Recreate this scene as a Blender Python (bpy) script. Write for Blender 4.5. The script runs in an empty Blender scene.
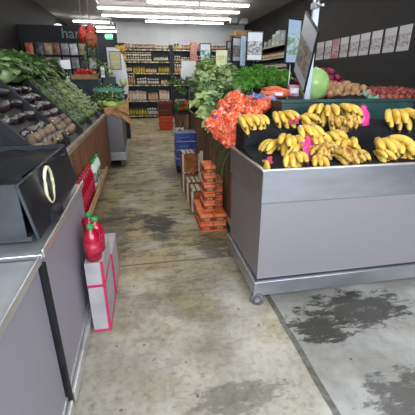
import bpy, bmesh, math, random
from mathutils import Vector, Matrix, Euler, noise
random.seed(7)
R = math.radians
PI = math.pi
sc = bpy.context.scene
COL = sc.collection

# ---------------------------------------------------------------- camera
F = 330.0; CX = 207.5; VX, VY = 141.0, 79.0; EYE = 1.45
dv = Vector((VX-CX, VY-CX, F)).normalized()
dn = Vector((0, F, CX-VY)).normalized()
dv = (dv - dn*dv.dot(dn)).normalized()
az = -dn
ax = dv.cross(az)
if ax.x < 0: ax = -ax
# rows: world axes in image coordinates (x right, y down, z forward)
cam_d = bpy.data.cameras.new('camera'); cam = bpy.data.objects.new('camera', cam_d); COL.objects.link(cam)
right = Vector((ax.x, dv.x, az.x)); down = Vector((ax.y, dv.y, az.y)); fwd = Vector((ax.z, dv.z, az.z))
M = Matrix((( right.x, -down.x, -fwd.x, 0), (right.y, -down.y, -fwd.y, 0), (right.z, -down.z, -fwd.z, EYE), (0, 0, 0, 1)))
cam.matrix_world = M
cam_d.sensor_width = 36; cam_d.sensor_fit = 'HORIZONTAL'; cam_d.lens = F/415*36
cam_d.clip_start = 0.02; cam_d.clip_end = 100
sc.camera = cam
def ray(x, y):
    v = Vector((x-CX, y-CX, F)); return Vector((v.dot(ax), v.dot(dv), v.dot(az)))
def atY(x, y, Y): r = ray(x, y); return r*(Y/r.y) + Vector((0, 0, EYE))
def atX(x, y, X): r = ray(x, y); return r*(X/r.x) + Vector((0, 0, EYE))
def atZ(x, y, z=0): r = ray(x, y); return r*((z-EYE)/r.z) + Vector((0, 0, EYE))

# ---------------------------------------------------------------- materials
def nm(name):
    m = bpy.data.materials.new(name); m.use_nodes = True
    nt = m.node_tree; b = nt.nodes['Principled BSDF']; return m, nt, b
def L(nt, a, b): nt.links.new(a, b)
def srgb(r, g, b):
    f = lambda c: ((c/255+.055)/1.055)**2.4 if c > 10 else c/255/12.92
    return (f(r), f(g), f(b), 1)
MC = {}
def mat(name, c1, c2=None, scale=8, rough=.6, metal=0, bump=0, detail=4, stretch=(1, 1, 1), sharp=(.35, .65), kind='noise', alpha=1, spec=.5, sheen=0, sss=0, trans=0):
    if name in MC: return MC[name]
    m, nt, b = nm(name); N = nt.nodes
    b.inputs['Roughness'].default_value = rough; b.inputs['Metallic'].default_value = metal
    b.inputs['Specular IOR Level'].default_value = spec
    b.inputs['Alpha'].default_value = alpha
    b.inputs['Transmission Weight'].default_value = trans
    if sss:
        b.inputs['Subsurface Weight'].default_value = sss; b.inputs['Subsurface Scale'].default_value = .01
    tc = N.new('ShaderNodeTexCoord'); mp = N.new('ShaderNodeMapping'); mp.inputs['Scale'].default_value = stretch
    oi = N.new('ShaderNodeObjectInfo'); ad = N.new('ShaderNodeVectorMath'); ad.operation = 'ADD'
    mu = N.new('ShaderNodeMath'); mu.operation = 'MULTIPLY'; mu.inputs[1].default_value = 37.0
    L(nt, oi.outputs['Random'], mu.inputs[0]); L(nt, tc.outputs['Object'], ad.inputs[0]); L(nt, mu.outputs[0], ad.inputs[1])
    L(nt, ad.outputs[0], mp.inputs['Vector'])
    if kind == 'noise':
        t = N.new('ShaderNodeTexNoise'); t.inputs['Scale'].default_value = scale; t.inputs['Detail'].default_value = detail; fac = t.outputs['Fac']
    elif kind == 'voronoi':
        t = N.new('ShaderNodeTexVoronoi'); t.inputs['Scale'].default_value = scale; fac = t.outputs['Distance']
    elif kind == 'wave':
        t = N.new('ShaderNodeTexWave'); t.inputs['Scale'].default_value = scale; t.inputs['Distortion'].default_value = 2; fac = t.outputs['Fac']
    L(nt, mp.outputs[0], t.inputs['Vector'])
    if c2 is None: c2 = tuple(min(1, v*1.15) for v in c1[:3])+(1,)
    rp = N.new('ShaderNodeValToRGB'); rp.color_ramp.elements[0].position = sharp[0]; rp.color_ramp.elements[1].position = sharp[1]
    rp.color_ramp.elements[0].color = c1; rp.color_ramp.elements[1].color = c2
    L(nt, fac, rp.inputs[0]); L(nt, rp.outputs[0], b.inputs['Base Color'])
    if bump:
        bp = N.new('ShaderNodeBump'); bp.inputs['Strength'].default_value = bump; bp.inputs['Distance'].default_value = .01
        L(nt, fac, bp.inputs['Height']); L(nt, bp.outputs[0], b.inputs['Normal'])
    MC[name] = m; return m
def emit(name, c, s):
    m, nt, b = nm(name); b.inputs['Base Color'].default_value = c
    b.inputs['Emission Color'].default_value = c; b.inputs['Emission Strength'].default_value = s; return m

def floor_mat():
    m, nt, b = nm('concrete_floor'); N = nt.nodes
    tc = N.new('ShaderNodeTexCoord')
    def noi(scale, det=6, st=(1, 1, 1), rough=.6):
        mp = N.new('ShaderNodeMapping'); mp.inputs['Scale'].default_value = st
        L(nt, tc.outputs['Object'], mp.inputs[0])
        t = N.new('ShaderNodeTexNoise'); t.inputs['Scale'].default_value = scale; t.inputs['Detail'].default_value = det; t.inputs['Roughness'].default_value = rough
        L(nt, mp.outputs[0], t.inputs['Vector']); return t.outputs['Fac']
    def ramp(src, p0, p1, c0=(0, 0, 0, 1), c1=(1, 1, 1, 1)):
        r = N.new('ShaderNodeValToRGB'); r.color_ramp.elements[0].position = p0; r.color_ramp.elements[1].position = p1
        r.color_ramp.elements[0].color = c0; r.color_ramp.elements[1].color = c1; L(nt, src, r.inputs[0]); return r.outputs[0]
    def mth(op, a, c=None, cl=False):
        n = N.new('ShaderNodeMath'); n.operation = op; n.use_clamp = cl
        for i, v in enumerate((a, c)):
            if v is None: continue
            if isinstance(v, (int, float)): n.inputs[i].default_value = v
            else: L(nt, v, n.inputs[i])
        return n.outputs[0]
    def mix(fac, a, c):
        n = N.new('ShaderNodeMix'); n.data_type = 'RGBA'
        if isinstance(fac, (int, float)): n.inputs['Factor'].default_value = fac
        else: L(nt, fac, n.inputs['Factor'])
        for k, v in (('A', a), ('B', c)):
            s = [i for i in n.inputs if i.name == k and i.type == 'RGBA'][0]
            if isinstance(v, tuple): s.default_value = v
            else: L(nt, v, s)
        return [o for o in n.outputs if o.type == 'RGBA'][0]
    sp = N.new('ShaderNodeSeparateXYZ'); L(nt, tc.outputs['Object'], sp.inputs[0]); X, Y = sp.outputs[0], sp.outputs[1]
    base = ramp(noi(2.2, 8), .3, .7, srgb(128, 121, 105), srgb(180, 173, 158))
    # the floor turns yellower with distance along the aisle
    yel = ramp(mth('ADD', mth('MULTIPLY', Y, .18), noi(1.5)), .75, 1.15)
    base = mix(yel, base, mix(noi(3), srgb(126, 112, 80), srgb(184, 168, 126)))
    fine = ramp(noi(26, 8, (1, 1, 1), .7), .32, .52)
    base = mix(mth('MULTIPLY', mth('SUBTRACT', 1, fine), .6), base, srgb(104, 94, 76))
    # worn dark scuffs lying across the aisle
    sc1 = ramp(noi(3.0, 9, (1, 2.6, 1), .74), .51, .57)
    sc1m = mth('MULTIPLY', sc1, ramp(mth('MULTIPLY', Y, .1), .12, .32), True)
    base = mix(mth('MULTIPLY', sc1m, .9), base, srgb(66, 58, 42))
    sp2 = ramp(noi(11, 7, (1, 1, 1), .8), .58, .66)
    base = mix(mth('MULTIPLY', sp2, .6), base, srgb(88, 80, 66))
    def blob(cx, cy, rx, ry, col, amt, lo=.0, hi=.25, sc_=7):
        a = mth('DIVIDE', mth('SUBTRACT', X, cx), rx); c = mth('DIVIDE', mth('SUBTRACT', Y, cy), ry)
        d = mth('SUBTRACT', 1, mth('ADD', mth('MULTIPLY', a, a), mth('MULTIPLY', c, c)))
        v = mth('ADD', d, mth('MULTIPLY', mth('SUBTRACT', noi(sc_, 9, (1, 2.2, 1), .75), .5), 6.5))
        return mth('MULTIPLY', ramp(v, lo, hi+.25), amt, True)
    # greyer slab beyond the saw-cut joint, pale traffic wear, small black gum spots
    base = mix(mth('MULTIPLY', mth('GREATER_THAN', X, .79), .7), base, mix(noi(5, 8), srgb(106, 106, 105), srgb(160, 160, 158)))
    base = mix(mth('MULTIPLY', ramp(noi(1.7, 5, (1.4, 1, 1), .6), .48, .66), .4), base, srgb(204, 199, 190))
    base = mix(mth('MULTIPLY', ramp(noi(1.3, 6, (1, 1.5, 1), .65), .5, .62), .3), base, srgb(96, 86, 64))
    vo = N.new('ShaderNodeTexVoronoi'); vo.inputs['Scale'].default_value = 8; L(nt, tc.outputs['Object'], vo.inputs['Vector'])
    base = mix(mth('MULTIPLY', mth('LESS_THAN', mth('ADD', vo.outputs['Distance'], mth('MULTIPLY', noi(30), .14)), .14), .75), base, srgb(70, 64, 52))
    stain_shadow = None  # dark floor stains; the patches at the banana cart also paint in its shadow
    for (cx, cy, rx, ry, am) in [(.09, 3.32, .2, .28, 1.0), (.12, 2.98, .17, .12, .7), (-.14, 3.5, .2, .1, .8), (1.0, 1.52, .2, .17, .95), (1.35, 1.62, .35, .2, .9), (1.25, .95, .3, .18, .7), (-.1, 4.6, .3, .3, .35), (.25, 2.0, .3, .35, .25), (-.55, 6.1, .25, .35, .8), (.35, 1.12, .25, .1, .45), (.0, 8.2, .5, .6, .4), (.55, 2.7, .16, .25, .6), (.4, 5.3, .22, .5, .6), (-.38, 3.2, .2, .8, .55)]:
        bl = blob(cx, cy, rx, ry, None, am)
        base = mix(bl, base, srgb(52, 49, 44)); stain_shadow = bl if stain_shadow is None else mth('MAXIMUM', stain_shadow, bl)
    def line(coord, pos, w, amt):
        wob = mth('MULTIPLY', mth('SUBTRACT', noi(4), .5), .02)
        d = mth('ABSOLUTE', mth('SUBTRACT', mth('ADD', coord, wob), pos))
        return mth('MULTIPLY', mth('LESS_THAN', d, w), amt)
    base = mix(line(X, .79, .019, .75), base, mix(ramp(noi(22), .4, .7), srgb(40, 38, 36), srgb(100, 98, 92)))
    base = mix(line(Y, 2.47, .009, .85), base, srgb(84, 74, 58))
    base = mix(line(Y, 7.2, .012, .6), base, srgb(84, 74, 58))
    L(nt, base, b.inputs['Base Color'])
    rgh = mth('SUBTRACT', .62, mth('MULTIPLY', fine, .08)); L(nt, rgh, b.inputs['Roughness']); b.inputs['Specular IOR Level'].default_value = .35
    bp = N.new('ShaderNodeBump'); bp.inputs['Strength'].default_value = .25; bp.inputs['Distance'].default_value = .01
    L(nt, noi(14, 8), bp.inputs['Height']); L(nt, bp.outputs[0], b.inputs['Normal'])
    return m

def poster_mat(name, head, pic1, pic2, foot=None, scale=30):
    """printed board: header band, picture area, small print; uses Generated z and y"""
    m, nt, b = nm(name); N = nt.nodes; tc = N.new('ShaderNodeTexCoord'); sp = N.new('ShaderNodeSeparateXYZ'); L(nt, tc.outputs['UV'], sp.inputs[0])
    n = N.new('ShaderNodeTexNoise'); n.inputs['Scale'].default_value = scale; n.inputs['Detail'].default_value = 3
    L(nt, tc.outputs['Object'], n.inputs['Vector'])
    r = N.new('ShaderNodeValToRGB'); r.color_ramp.elements[0].position = .42; r.color_ramp.elements[1].position = .58
    r.color_ramp.elements[0].color = pic1; r.color_ramp.elements[1].color = pic2; L(nt, n.outputs['Fac'], r.inputs[0])
    r2 = N.new('ShaderNodeValToRGB'); r2.color_ramp.interpolation = 'CONSTANT'
    e = r2.color_ramp.elements; e[0].position = 0; e[0].color = (0, 0, 0, 1); e[1].position = .18; e[1].color = (1, 1, 1, 1); k = e.new(.68); k.color = (0, 0, 0, 1)
    L(nt, sp.outputs[1], r2.inputs[0])
    mx = N.new('ShaderNodeMix'); mx.data_type = 'RGBA'; L(nt, r2.outputs[0], mx.inputs[0]); mx.inputs[6].default_value = head; L(nt, r.outputs[0], mx.inputs[7])
    w = N.new('ShaderNodeTexBrick'); w.inputs['Scale'].default_value = 9; w.inputs['Mortar Size'].default_value = .035; w.inputs['Color1'].default_value = (.25, .25, .28, 1); w.inputs['Color2'].default_value = (.9, .9, .9, 1); w.inputs['Mortar'].default_value = (1, 1, 1, 1)
    L(nt, tc.outputs['UV'], w.inputs['Vector'])
    mm = N.new('ShaderNodeMix'); mm.data_type = 'RGBA'; mm.blend_type = 'MULTIPLY'; mm.inputs[0].default_value = .35
    L(nt, mx.outputs[2], mm.inputs[6]); L(nt, w.outputs[0], mm.inputs[7]); L(nt, mm.outputs[2], b.inputs['Base Color'])
    b.inputs['Roughness'].default_value = .35; return m

def wood_mat(name, c1, c2, board=.12, axis='Y'):
    m, nt, b = nm(name); N = nt.nodes; tc = N.new('ShaderNodeTexCoord')
    mp = N.new('ShaderNodeMapping'); mp.inputs['Scale'].default_value = (6, 6, .8) if axis == 'Y' else (6, .8, 6)
    L(nt, tc.outputs['Object'], mp.inputs[0])
    n = N.new('ShaderNodeTexNoise'); n.inputs['Scale'].default_value = 3; n.inputs['Detail'].default_value = 8; n.inputs['Roughness'].default_value = .7; L(nt, mp.outputs[0], n.inputs[0])
    r = N.new('ShaderNodeValToRGB'); r.color_ramp.elements[0].position = .35; r.color_ramp.elements[1].position = .68; r.color_ramp.elements[0].color = c1; r.color_ramp.elements[1].color = c2
    L(nt, n.outputs['Fac'], r.inputs[0]); L(nt, r.outputs[0], b.inputs['Base Color']); b.inputs['Roughness'].default_value = .7
    bp = N.new('ShaderNodeBump'); bp.inputs['Strength'].default_value = .3; bp.inputs['Distance'].default_value = .005; L(nt, n.outputs['Fac'], bp.inputs['Height']); L(nt, bp.outputs[0], b.inputs['Normal'])
    return m

STEEL = mat('brushed_steel', srgb(176, 178, 184), srgb(190, 192, 198), 4, .3, .9, 0, stretch=(1, 1, 3))
PANEL = mat('textured_steel_panel', srgb(140, 134, 138), srgb(152, 146, 150), 300, .5, .45, .03)
PANEL2 = mat('dull_steel_panel', srgb(146, 141, 150), srgb(158, 153, 162), 200, .5, .25, .02)
CHROME = mat('bright_steel_rail', srgb(205, 205, 205), srgb(230, 230, 230), 4, .32, .8)
BLACKP = mat('black_plastic', srgb(20, 21, 24), srgb(30, 31, 34), 12, .6, spec=.3)
BLACKL = mat('black_liner', srgb(14, 15, 18), srgb(26, 27, 31), 9, .75, bump=.3, spec=.25)
RUBBER = mat('grey_rubber', srgb(70, 72, 74), srgb(96, 98, 100), 20, .6)
TEAL = mat('dark_teal_plastic', srgb(20, 50, 48), srgb(34, 70, 66), 7, .4)
WOODR = wood_mat('weathered_brown_boards', srgb(58, 40, 26), srgb(150, 112, 76))
WOODL = wood_mat('reddish_brown_boards', srgb(60, 34, 20), srgb(160, 106, 66))
TAN = wood_mat('tan_plank', srgb(160, 122, 82), srgb(196, 160, 116), axis='X')
PALE = wood_mat('pale_slats', srgb(176, 166, 144), srgb(206, 198, 178), axis='X')
CRATEW = mat('orange_brown_crate_side', srgb(110, 58, 26), srgb(172, 100, 52), 14, .7)
WHITE = mat('white_card', srgb(225, 228, 232), srgb(240, 240, 242), 3, .5)
PAPER = mat('brown_kraft_paper', srgb(150, 104, 62), srgb(190, 146, 98), 12, .75, bump=.3)
MAG = mat('magenta_paper', srgb(205, 30, 110), srgb(236, 70, 150), 9, .5, bump=.3, sss=.1)
BLACKW = mat('black_painted_wall', srgb(20, 19, 21), srgb(27, 26, 28), 3, .7)
DGREY = mat('dark_blue_grey_paint', srgb(52, 56, 66), srgb(60, 64, 74), 3, .7)
GWALL = mat('pale_grey_paint', srgb(196, 200, 204), srgb(208, 211, 214), 2, .7)
CEIL = mat('grey_ceiling_paint', srgb(164, 162, 162), srgb(172, 170, 170), 3, .8)
DSHELF = mat('dark_shelf_metal', srgb(30, 36, 44), srgb(40, 46, 54), 6, .45, .3)
TICKET = mat('shelf_ticket_strip', srgb(120, 118, 90), srgb(214, 210, 176), 16, .5, stretch=(1, .01, .01), sharp=(.45, .55))

# ---------------------------------------------------------------- mesh helpers
class MB:
    def __init__(s): s.bm = bmesh.new(); s.uv = s.bm.loops.layers.uv.new('UVMap')
    def box(s, x0, x1, y0, y1, z0, z1, mi=0, bev=0, rot=None, piv=None):
        g = bmesh.ops.create_cube(s.bm, size=1); vs = g['verts']
        for v in vs: v.co = Vector((x0+(v.co.x+.5)*(x1-x0), y0+(v.co.y+.5)*(y1-y0), z0+(v.co.z+.5)*(z1-z0)))
        if bev:
            es = list({e for v in vs for e in v.link_edges})
            r = bmesh.ops.bevel(s.bm, geom=es, offset=bev, segments=2, affect='EDGES', profile=.5)
            vs = list({v for f in r['faces'] for v in f.verts} | {v for v in vs if v.is_valid})
        if rot:
            p = Vector(piv) if piv else Vector(((x0+x1)/2, (y0+y1)/2, (z0+z1)/2)); m = Euler(rot).to_matrix()
            for v in vs: v.co = m @ (v.co-p) + p
        for f in {f for v in vs for f in v.link_faces}: f.material_index = mi
        return s
    def tube(s, pts, rad, seg=8, mi=0, cap=True, sq=None):
        pts = [Vector(p) for p in pts]; n = len(pts)
        rads = rad if isinstance(rad, (list, tuple)) else [rad]*n
        rings = []; up = Vector((0, 0, 1)); 
        for i, p in enumerate(pts):
            t = (pts[min(i+1, n-1)]-pts[max(i-1, 0)]).normalized()
            u = up if abs(t.dot(up)) < .95 else Vector((1, 0, 0))
            a = t.cross(u).normalized(); b = t.cross(a).normalized()
            rings.append([s.bm.verts.new(p+(a*math.cos(2*PI*k/seg)+b*math.sin(2*PI*k/seg))*rads[i]) for k in range(seg)])
        for i in range(n-1):
            for k in range(seg):
                f = s.bm.faces.new((rings[i][k], rings[i][(k+1) % seg], rings[i+1][(k+1) % seg], rings[i+1][k]))
                f.smooth = True; f.material_index = mi[i] if isinstance(mi, (list, tuple)) else mi
        if cap:
            for rg, j in ((rings[0], 0), (list(reversed(rings[-1])), -1)):
                f = s.bm.faces.new(rg); f.material_index = mi[j] if isinstance(mi, (list, tuple)) else mi
        return s
    def lathe(s, prof, seg=16, mi=0, c=(0, 0, 0)):
        """prof: [(r,z)]; mi may be a list per band"""
        rings = [[s.bm.verts.new((c[0]+r*math.cos(2*PI*k/seg), c[1]+r*math.sin(2*PI*k/seg), c[2]+z)) for k in range(seg)] for r, z in prof]
        for i in range(len(prof)-1):
            for k in range(seg):
                f = s.bm.faces.new((rings[i][k], rings[i][(k+1) % seg], rings[i+1][(k+1) % seg], rings[i+1][k])); f.smooth = True
                f.material_index = mi[i] if isinstance(mi, (list, tuple)) else mi
        f = s.bm.faces.new(list(reversed(rings[0]))); f.material_index = mi[0] if isinstance(mi, (list, tuple)) else mi
        f = s.bm.faces.new(rings[-1]); f.material_index = mi[-1] if isinstance(mi, (list, tuple)) else mi
        return s
    def blob(s, c, r, sub=3, amp=.1, fr=3, seed=0, mi=0):
        g = bmesh.ops.create_icosphere(s.bm, subdivisions=sub, radius=1); r = r if isinstance(r, (tuple, list)) else (r, r, r)
        for v in g['verts']:
            d = noise.noise(v.co*fr+Vector((seed*7.3, seed*3.1, 1)))*amp*2
            v.co = Vector((v.co.x*r[0], v.co.y*r[1], v.co.z*r[2]))*(1+d)+Vector(c)
        for f in {f for v in g['verts'] for f in v.link_faces}: f.smooth = True; f.material_index = mi
        return s
    def quad(s, pts, mi=0, uvs=((0, 0), (1, 0), (1, 1), (0, 1))):
        vs = [s.bm.verts.new(p) for p in pts]; f = s.bm.faces.new(vs); f.material_index = mi
        for l, u in zip(f.loops, uvs): l[s.uv].uv = u
        return s
    def grid(s, fn, nu, nv, mi=0, smooth=True):
        vs = [[s.bm.verts.new(fn(i/nu, j/nv)) for j in range(nv+1)] for i in range(nu+1)]
        for i in range(nu):
            for j in range(nv):
                f = s.bm.faces.new((vs[i][j], vs[i+1][j], vs[i+1][j+1], vs[i][j+1])); f.smooth = smooth; f.material_index = mi
        return s
    def mesh(s, name, mats):
        me = bpy.data.meshes.new(name); s.bm.normal_update(); s.bm.to_mesh(me); s.bm.free()
        for m in (mats if isinstance(mats, (list, tuple)) else [mats]): me.materials.append(m)
        return me
    def build(s, name, mats, parent=None, thick=0):
        o = bpy.data.objects.new(name, s.mesh(name, mats)); COL.objects.link(o)
        if parent: o.parent = parent
        if thick:
            md = o.modifiers.new('thick', 'SOLIDIFY'); md.thickness = thick
        return o
def tag(o, label=None, cat=None, group=None, kind=None):
    if label: o['label'] = label
    if cat: o['category'] = cat
    if group: o['group'] = group
    if kind: o['kind'] = kind
    return o
def thing(name, label, cat, loc=(0, 0, 0), rz=0, group=None, rot=None):
    o = bpy.data.objects.new(name, None); COL.objects.link(o); o.location = loc; o.rotation_euler = rot or (0, 0, rz); o.empty_display_size = .05
    return tag(o, label, cat, group)
KIDS = {}
def dup(o, loc=None, rot=None, scale=None, label=None, group=None, parent=None, top=True):
    c = o.copy(); COL.objects.link(c)
    if parent: c.parent = parent
    if top:
        if loc is not None: c.location = loc
        if rot is not None: c.rotation_euler = rot
        if scale is not None: c.scale = (scale, scale, scale) if isinstance(scale, (int, float)) else scale
        if label: c['label'] = label
        if group: c['group'] = group
    for ch in list(o.children): dup(ch, parent=c, top=False)
    return c
USED = set()
def place(proto, loc, rot=(0, 0, 0), scale=1, label=None, group=None):
    """the first call moves the source itself, later calls copy it"""
    if proto.name not in USED:
        USED.add(proto.name); o = proto; o.location = loc; o.rotation_euler = rot
        o.scale = (scale,)*3 if isinstance(scale, (int, float)) else scale
        if label: o['label'] = label
        if group: o['group'] = group
        return o
    return dup(proto, loc, rot, scale, label, group)
def rr(a, b): return random.uniform(a, b)
def text_mesh(name, curve):
    tmp = bpy.data.objects.new('tmp', curve); COL.objects.link(tmp); bpy.context.view_layer.update()
    me = bpy.data.meshes.new_from_object(tmp.evaluated_get(bpy.context.evaluated_depsgraph_get())); bpy.data.objects.remove(tmp)
    o = bpy.data.objects.new(name, me); COL.objects.link(o); return o
def struct(name, mb, m): o = mb.build(name, m); o['kind'] = 'structure'; return o

# ---------------------------------------------------------------- room
H = 3.42; BY = 14.2; RX = 4.15; LX = -2.7; FY = -1.6; RY = 16.6
struct('floor', MB().box(LX-.1, RX+.1, FY-2.5, RY+.1, -.1, 0), floor_mat())
struct('ceiling', MB().box(LX-.1, RX+.1, FY-.1, RY+.1, H, H+.1), CEIL)
struct('wall_right', MB().box(RX, RX+.1, FY, BY, 0, H), BLACKW)
struct('wall_left', MB().box(LX-.1, LX, FY, RY, 0, H), BLACKW)
struct('wall_back', MB().box(-.78, RX+.1, BY, BY+.12, 0, H), GWALL)
struct('wall_recess', MB().box(LX-.1, -.66, RY, RY+.1, 0, H).box(-.78, -.66, BY+.12, RY, 0, H), DGREY)
struct('wall_front', MB().box(LX, LX+.25, FY-.1, FY, 0, H).box(RX-.25, RX, FY-.1, FY, 0, H).box(LX+.25, RX-.25, FY-.1, FY, 2.95, H).box(LX+.25, RX-.25, FY-.1, FY, 0, .25), BLACKW)
wf = MB()
for i in range(6):
    x = LX+.25+(RX-LX-.5)*i/5; wf.box(x-.03, x+.03, FY-.08, FY-.02, .25, 2.95)
struct('window_1', wf, DGREY)
struct('door_1', MB().box(-1.55, -.85, RY-.06, RY, 0, 2.15).box(-1.62, -1.55, RY-.07, RY, 0, 2.22).box(-.85, -.79, RY-.07, RY, 0, 2.22), mat('dark_blue_door', srgb(26, 32, 48), srgb(34, 40, 56), 4, .4))
struct('trim_1', MB().box(LX, -.78, 14.6, 14.75, 2.55, 2.8), DGREY)

# ---------------------------------------------------------------- ceiling lights
TUBE = emit('fluorescent_tube', (1, .965, .91, 1), 15)
HOUS = mat('white_light_housing', srgb(190, 190, 190), rough=.5)
def light_proto(w):
    t = thing('ceiling_light', '', 'light')
    MB().box(-w/2, w/2, -.035, .035, 0, .05, bev=.006).build('housing', HOUS, t)
    MB().box(-w/2+.02, w/2-.02, -.05, .05, -.03, 0, bev=.01).build('tube', TUBE, t)
    return t
lp = light_proto(1.36); lp2 = light_proto(1.22)
rows = [(9.9, 0), (10.9, 1), (12.1, 2), (13.0, 3)]
names = ['nearest', 'second nearest', 'third nearest', 'farthest']
bays = [(-.39, 'left'), (.95, 'middle'), (2.34, 'right')]
for Y, r in rows:
    for X, bn in bays:
        if r in (0,) and bn == 'left': continue
        if r == 3 and bn == 'left': X = -.35
        if r == 3 and bn == 'left': continue
        place(lp, (X, Y, 3.3), label='white fluorescent batten light, %s of the main aisle rows, %s one of its row' % (names[r], bn))
for X, Y, t in ((-1.55, 13.44, 'nearest'), (-1.47, 14.7, 'middle'), (-1.32, 15.88, 'farthest')):
    place(lp2, (X, Y, 3.3), label='shorter fluorescent light over the left bay, %s of the three' % t)
for Y in (8.6, 6.4, 4.2, 2.0):
    for X in (-.9, .9, 2.6):
        place(lp, (X, Y, 3.3), label='white fluorescent batten light on the ceiling above the produce stands', group='lights above the produce stands')
cd = MB().tube([(-1.05, 9.0, 3.38), (-.98, 12.4, 3.38)], .018).tube([(-.92, 12.4, 3.38), (-.82, 16, 3.38)], .018)
tag(cd.build('ceiling_conduit', mat('pale_conduit', srgb(170, 170, 172), rough=.4, metal=.3)), 'thin pale conduit running along the ceiling past the light ends', 'conduit')

# ---------------------------------------------------------------- banana cart (right)
x0, x1, y0, y1 = .655, 2.75, 1.79, 2.56
t = thing('banana_cart', 'stainless steel display cart on castors holding the bananas', 'cart', (1.7, 2.17, 0))
def P(t, mb, name, m, thick=0):
    """part of t, given in world coordinates"""
    bmesh.ops.translate(mb.bm, verts=mb.bm.verts, vec=-Vector(t.location))
    return mb.build(name, m, t, thick)
P(t, MB().box(x0+.025, x1-.02, y0+.02, y1-.02, .19, .745), 'body_panel', PANEL)
# upper band (slightly wider) as open tray
bd = MB().box(x0+.015, x1, y0, y0+.012, .74, .945, bev=.003).box(x0+.015, x0+.027, y0+.012, y1, .74, .945).box(x0+.027, x1, y1-.012, y1, .74, .945).box(x1-.012, x1, y0+.012, y1-.012, .74, .945).box(x0+.03, x1-.012, y0+.012, y1-.012, .745, .76)
P(t, bd, 'rim_band', STEEL)
P(t, MB().box(x0+.008, x1, y0-.006, y0+.02, .94, .953, bev=.004).box(x0+.008, x0+.034, y0+.02, y1, .94, .953, bev=.004), 'rim_edge', CHROME)
P(t, MB().box(x0, x1, y0-.008, y1+.005, .07, .18, bev=.006), 'base_rail', STEEL)
for cx, cy in ((x0+.022, y0+.03), (x0+.03, y1-.08), (x1-.1, y0+.05), (x1-.1, y1-.08)):
    c = MB().box(-.018, .018, -.018, .018, .06, .072).box(-.02, -.015, -.03, .01, .015, .055).box(.015, .02, -.03, .01, .015, .055).build('castor', STEEL, t); c.location = Vector((cx, cy, 0))-t.location; MB().tube([(0, -.052, .047), (0, -.044, .047)], .018, 12).build('hub', STEEL, c)
    w = MB().lathe([(.034, -.016), (.047, -.013), (.047, .013), (.034, .016)], 22).build('wheel', RUBBER, c); w.rotation_euler = (PI/2, 0, R(-25)); w.location = (.006, -.03, .047)
# black liners inside: low front crates and raised back crates
def crate_box(name, label, X0, X1, Y0, Y1, Z0, Z1, m, wall=.012, zf=None, handles=False, fill=None):
    """open-topped box; the front wall may be lower"""
    zf = zf or Z1
    mb = MB().box(X0, X1, Y0, Y1, Z0, Z0+wall).box(X0, X1, Y0, Y0+wall, Z0+wall, zf).box(X0, X1, Y1-wall, Y1, Z0+wall, Z1).box(X0, X0+wall, Y0+wall, Y1-wall, Z0+wall, Z1).box(X1-wall, X1, Y0+wall, Y1-wall, Z0+wall, Z1)
    o = mb.build(name, m); 
    c = Vector(((X0+X1)/2, (Y0+Y1)/2, Z0))
    o.data.transform(Matrix.Translation(-c)); o.location = c
    return tag(o, label, 'crate')
def wedge(name, label, X0, X1, Y0, Y1, z0, zf, zb, m):
    mb = MB(); V = [(X0, Y0, z0), (X1, Y0, z0), (X1, Y1, z0), (X0, Y1, z0), (X0, Y0, zf), (X1, Y0, zf), (X1, Y1, zb), (X0, Y1, zb)]
    v = [mb.bm.verts.new(p) for p in V]
    for q in ((3, 2, 1, 0), (4, 5, 6, 7), (0, 1, 5, 4), (1, 2, 6, 5), (2, 3, 7, 6), (3, 0, 4, 7)): mb.bm.faces.new([v[i] for i in q])
    return tag(mb.build(name, m), label, 'liner')
wedge('sloped_liner', 'sloped black liner under the front bananas inside the steel cart', x0+.03, x1-.015, y0+.015, 2.30, .765, .925, 1.0, BLACKL)
wedge('raised_liner', 'raised black step carrying the back row of bananas on the cart', x0+.05, x1-.015, 2.305, 2.54, .765, 1.10, 1.13, BLACKL)

# ---- bananas
BAN = mat('ripe_banana_skin', srgb(186, 140, 42), srgb(228, 192, 88), 18, .45, sharp=(.3, .6), sss=.05)
BAN2 = mat('freckled_banana_skin', srgb(122, 84, 34), srgb(204, 162, 76), 40, .5, sharp=(.38, .5))
BTIP = mat('dark_banana_tip', srgb(46, 36, 20), srgb(80, 64, 34), 20, .6)
BSTEM = mat('greenish_banana_stem', srgb(148, 134, 56), srgb(176, 152, 70), 20, .6)
def banana_mesh(m, curve, ln):
    mb = MB(); n = 11; pts = []; rads = []
    R0 = ln/curve
    prof = [.008, .0085, .014, .020, .0225, .0235, .0235, .022, .0175, .010, .005]
    for i in range(n):
        a = curve*(i/(n-1)) - .35
        # starts heading -Y and a little up, curves down
        pts.append((0, -R0*(math.sin(a)+math.sin(.35)), R0*(math.cos(a)-math.cos(.35))))
    mb.tube(pts, prof, 6, mi=[1, 1, 0, 0, 0, 0, 0, 0, 0, 2])
    return mb.mesh('banana', [m, BSTEM, BTIP])
BM = [banana_mesh(m, c, l) for m, c, l in ((BAN, 1.5, .19), (BAN, 1.3, .2), (BAN2, 1.5, .18))]
STK = mat('white_blue_sticker', srgb(200, 214, 226), srgb(90, 130, 190), 60, .4)
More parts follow.
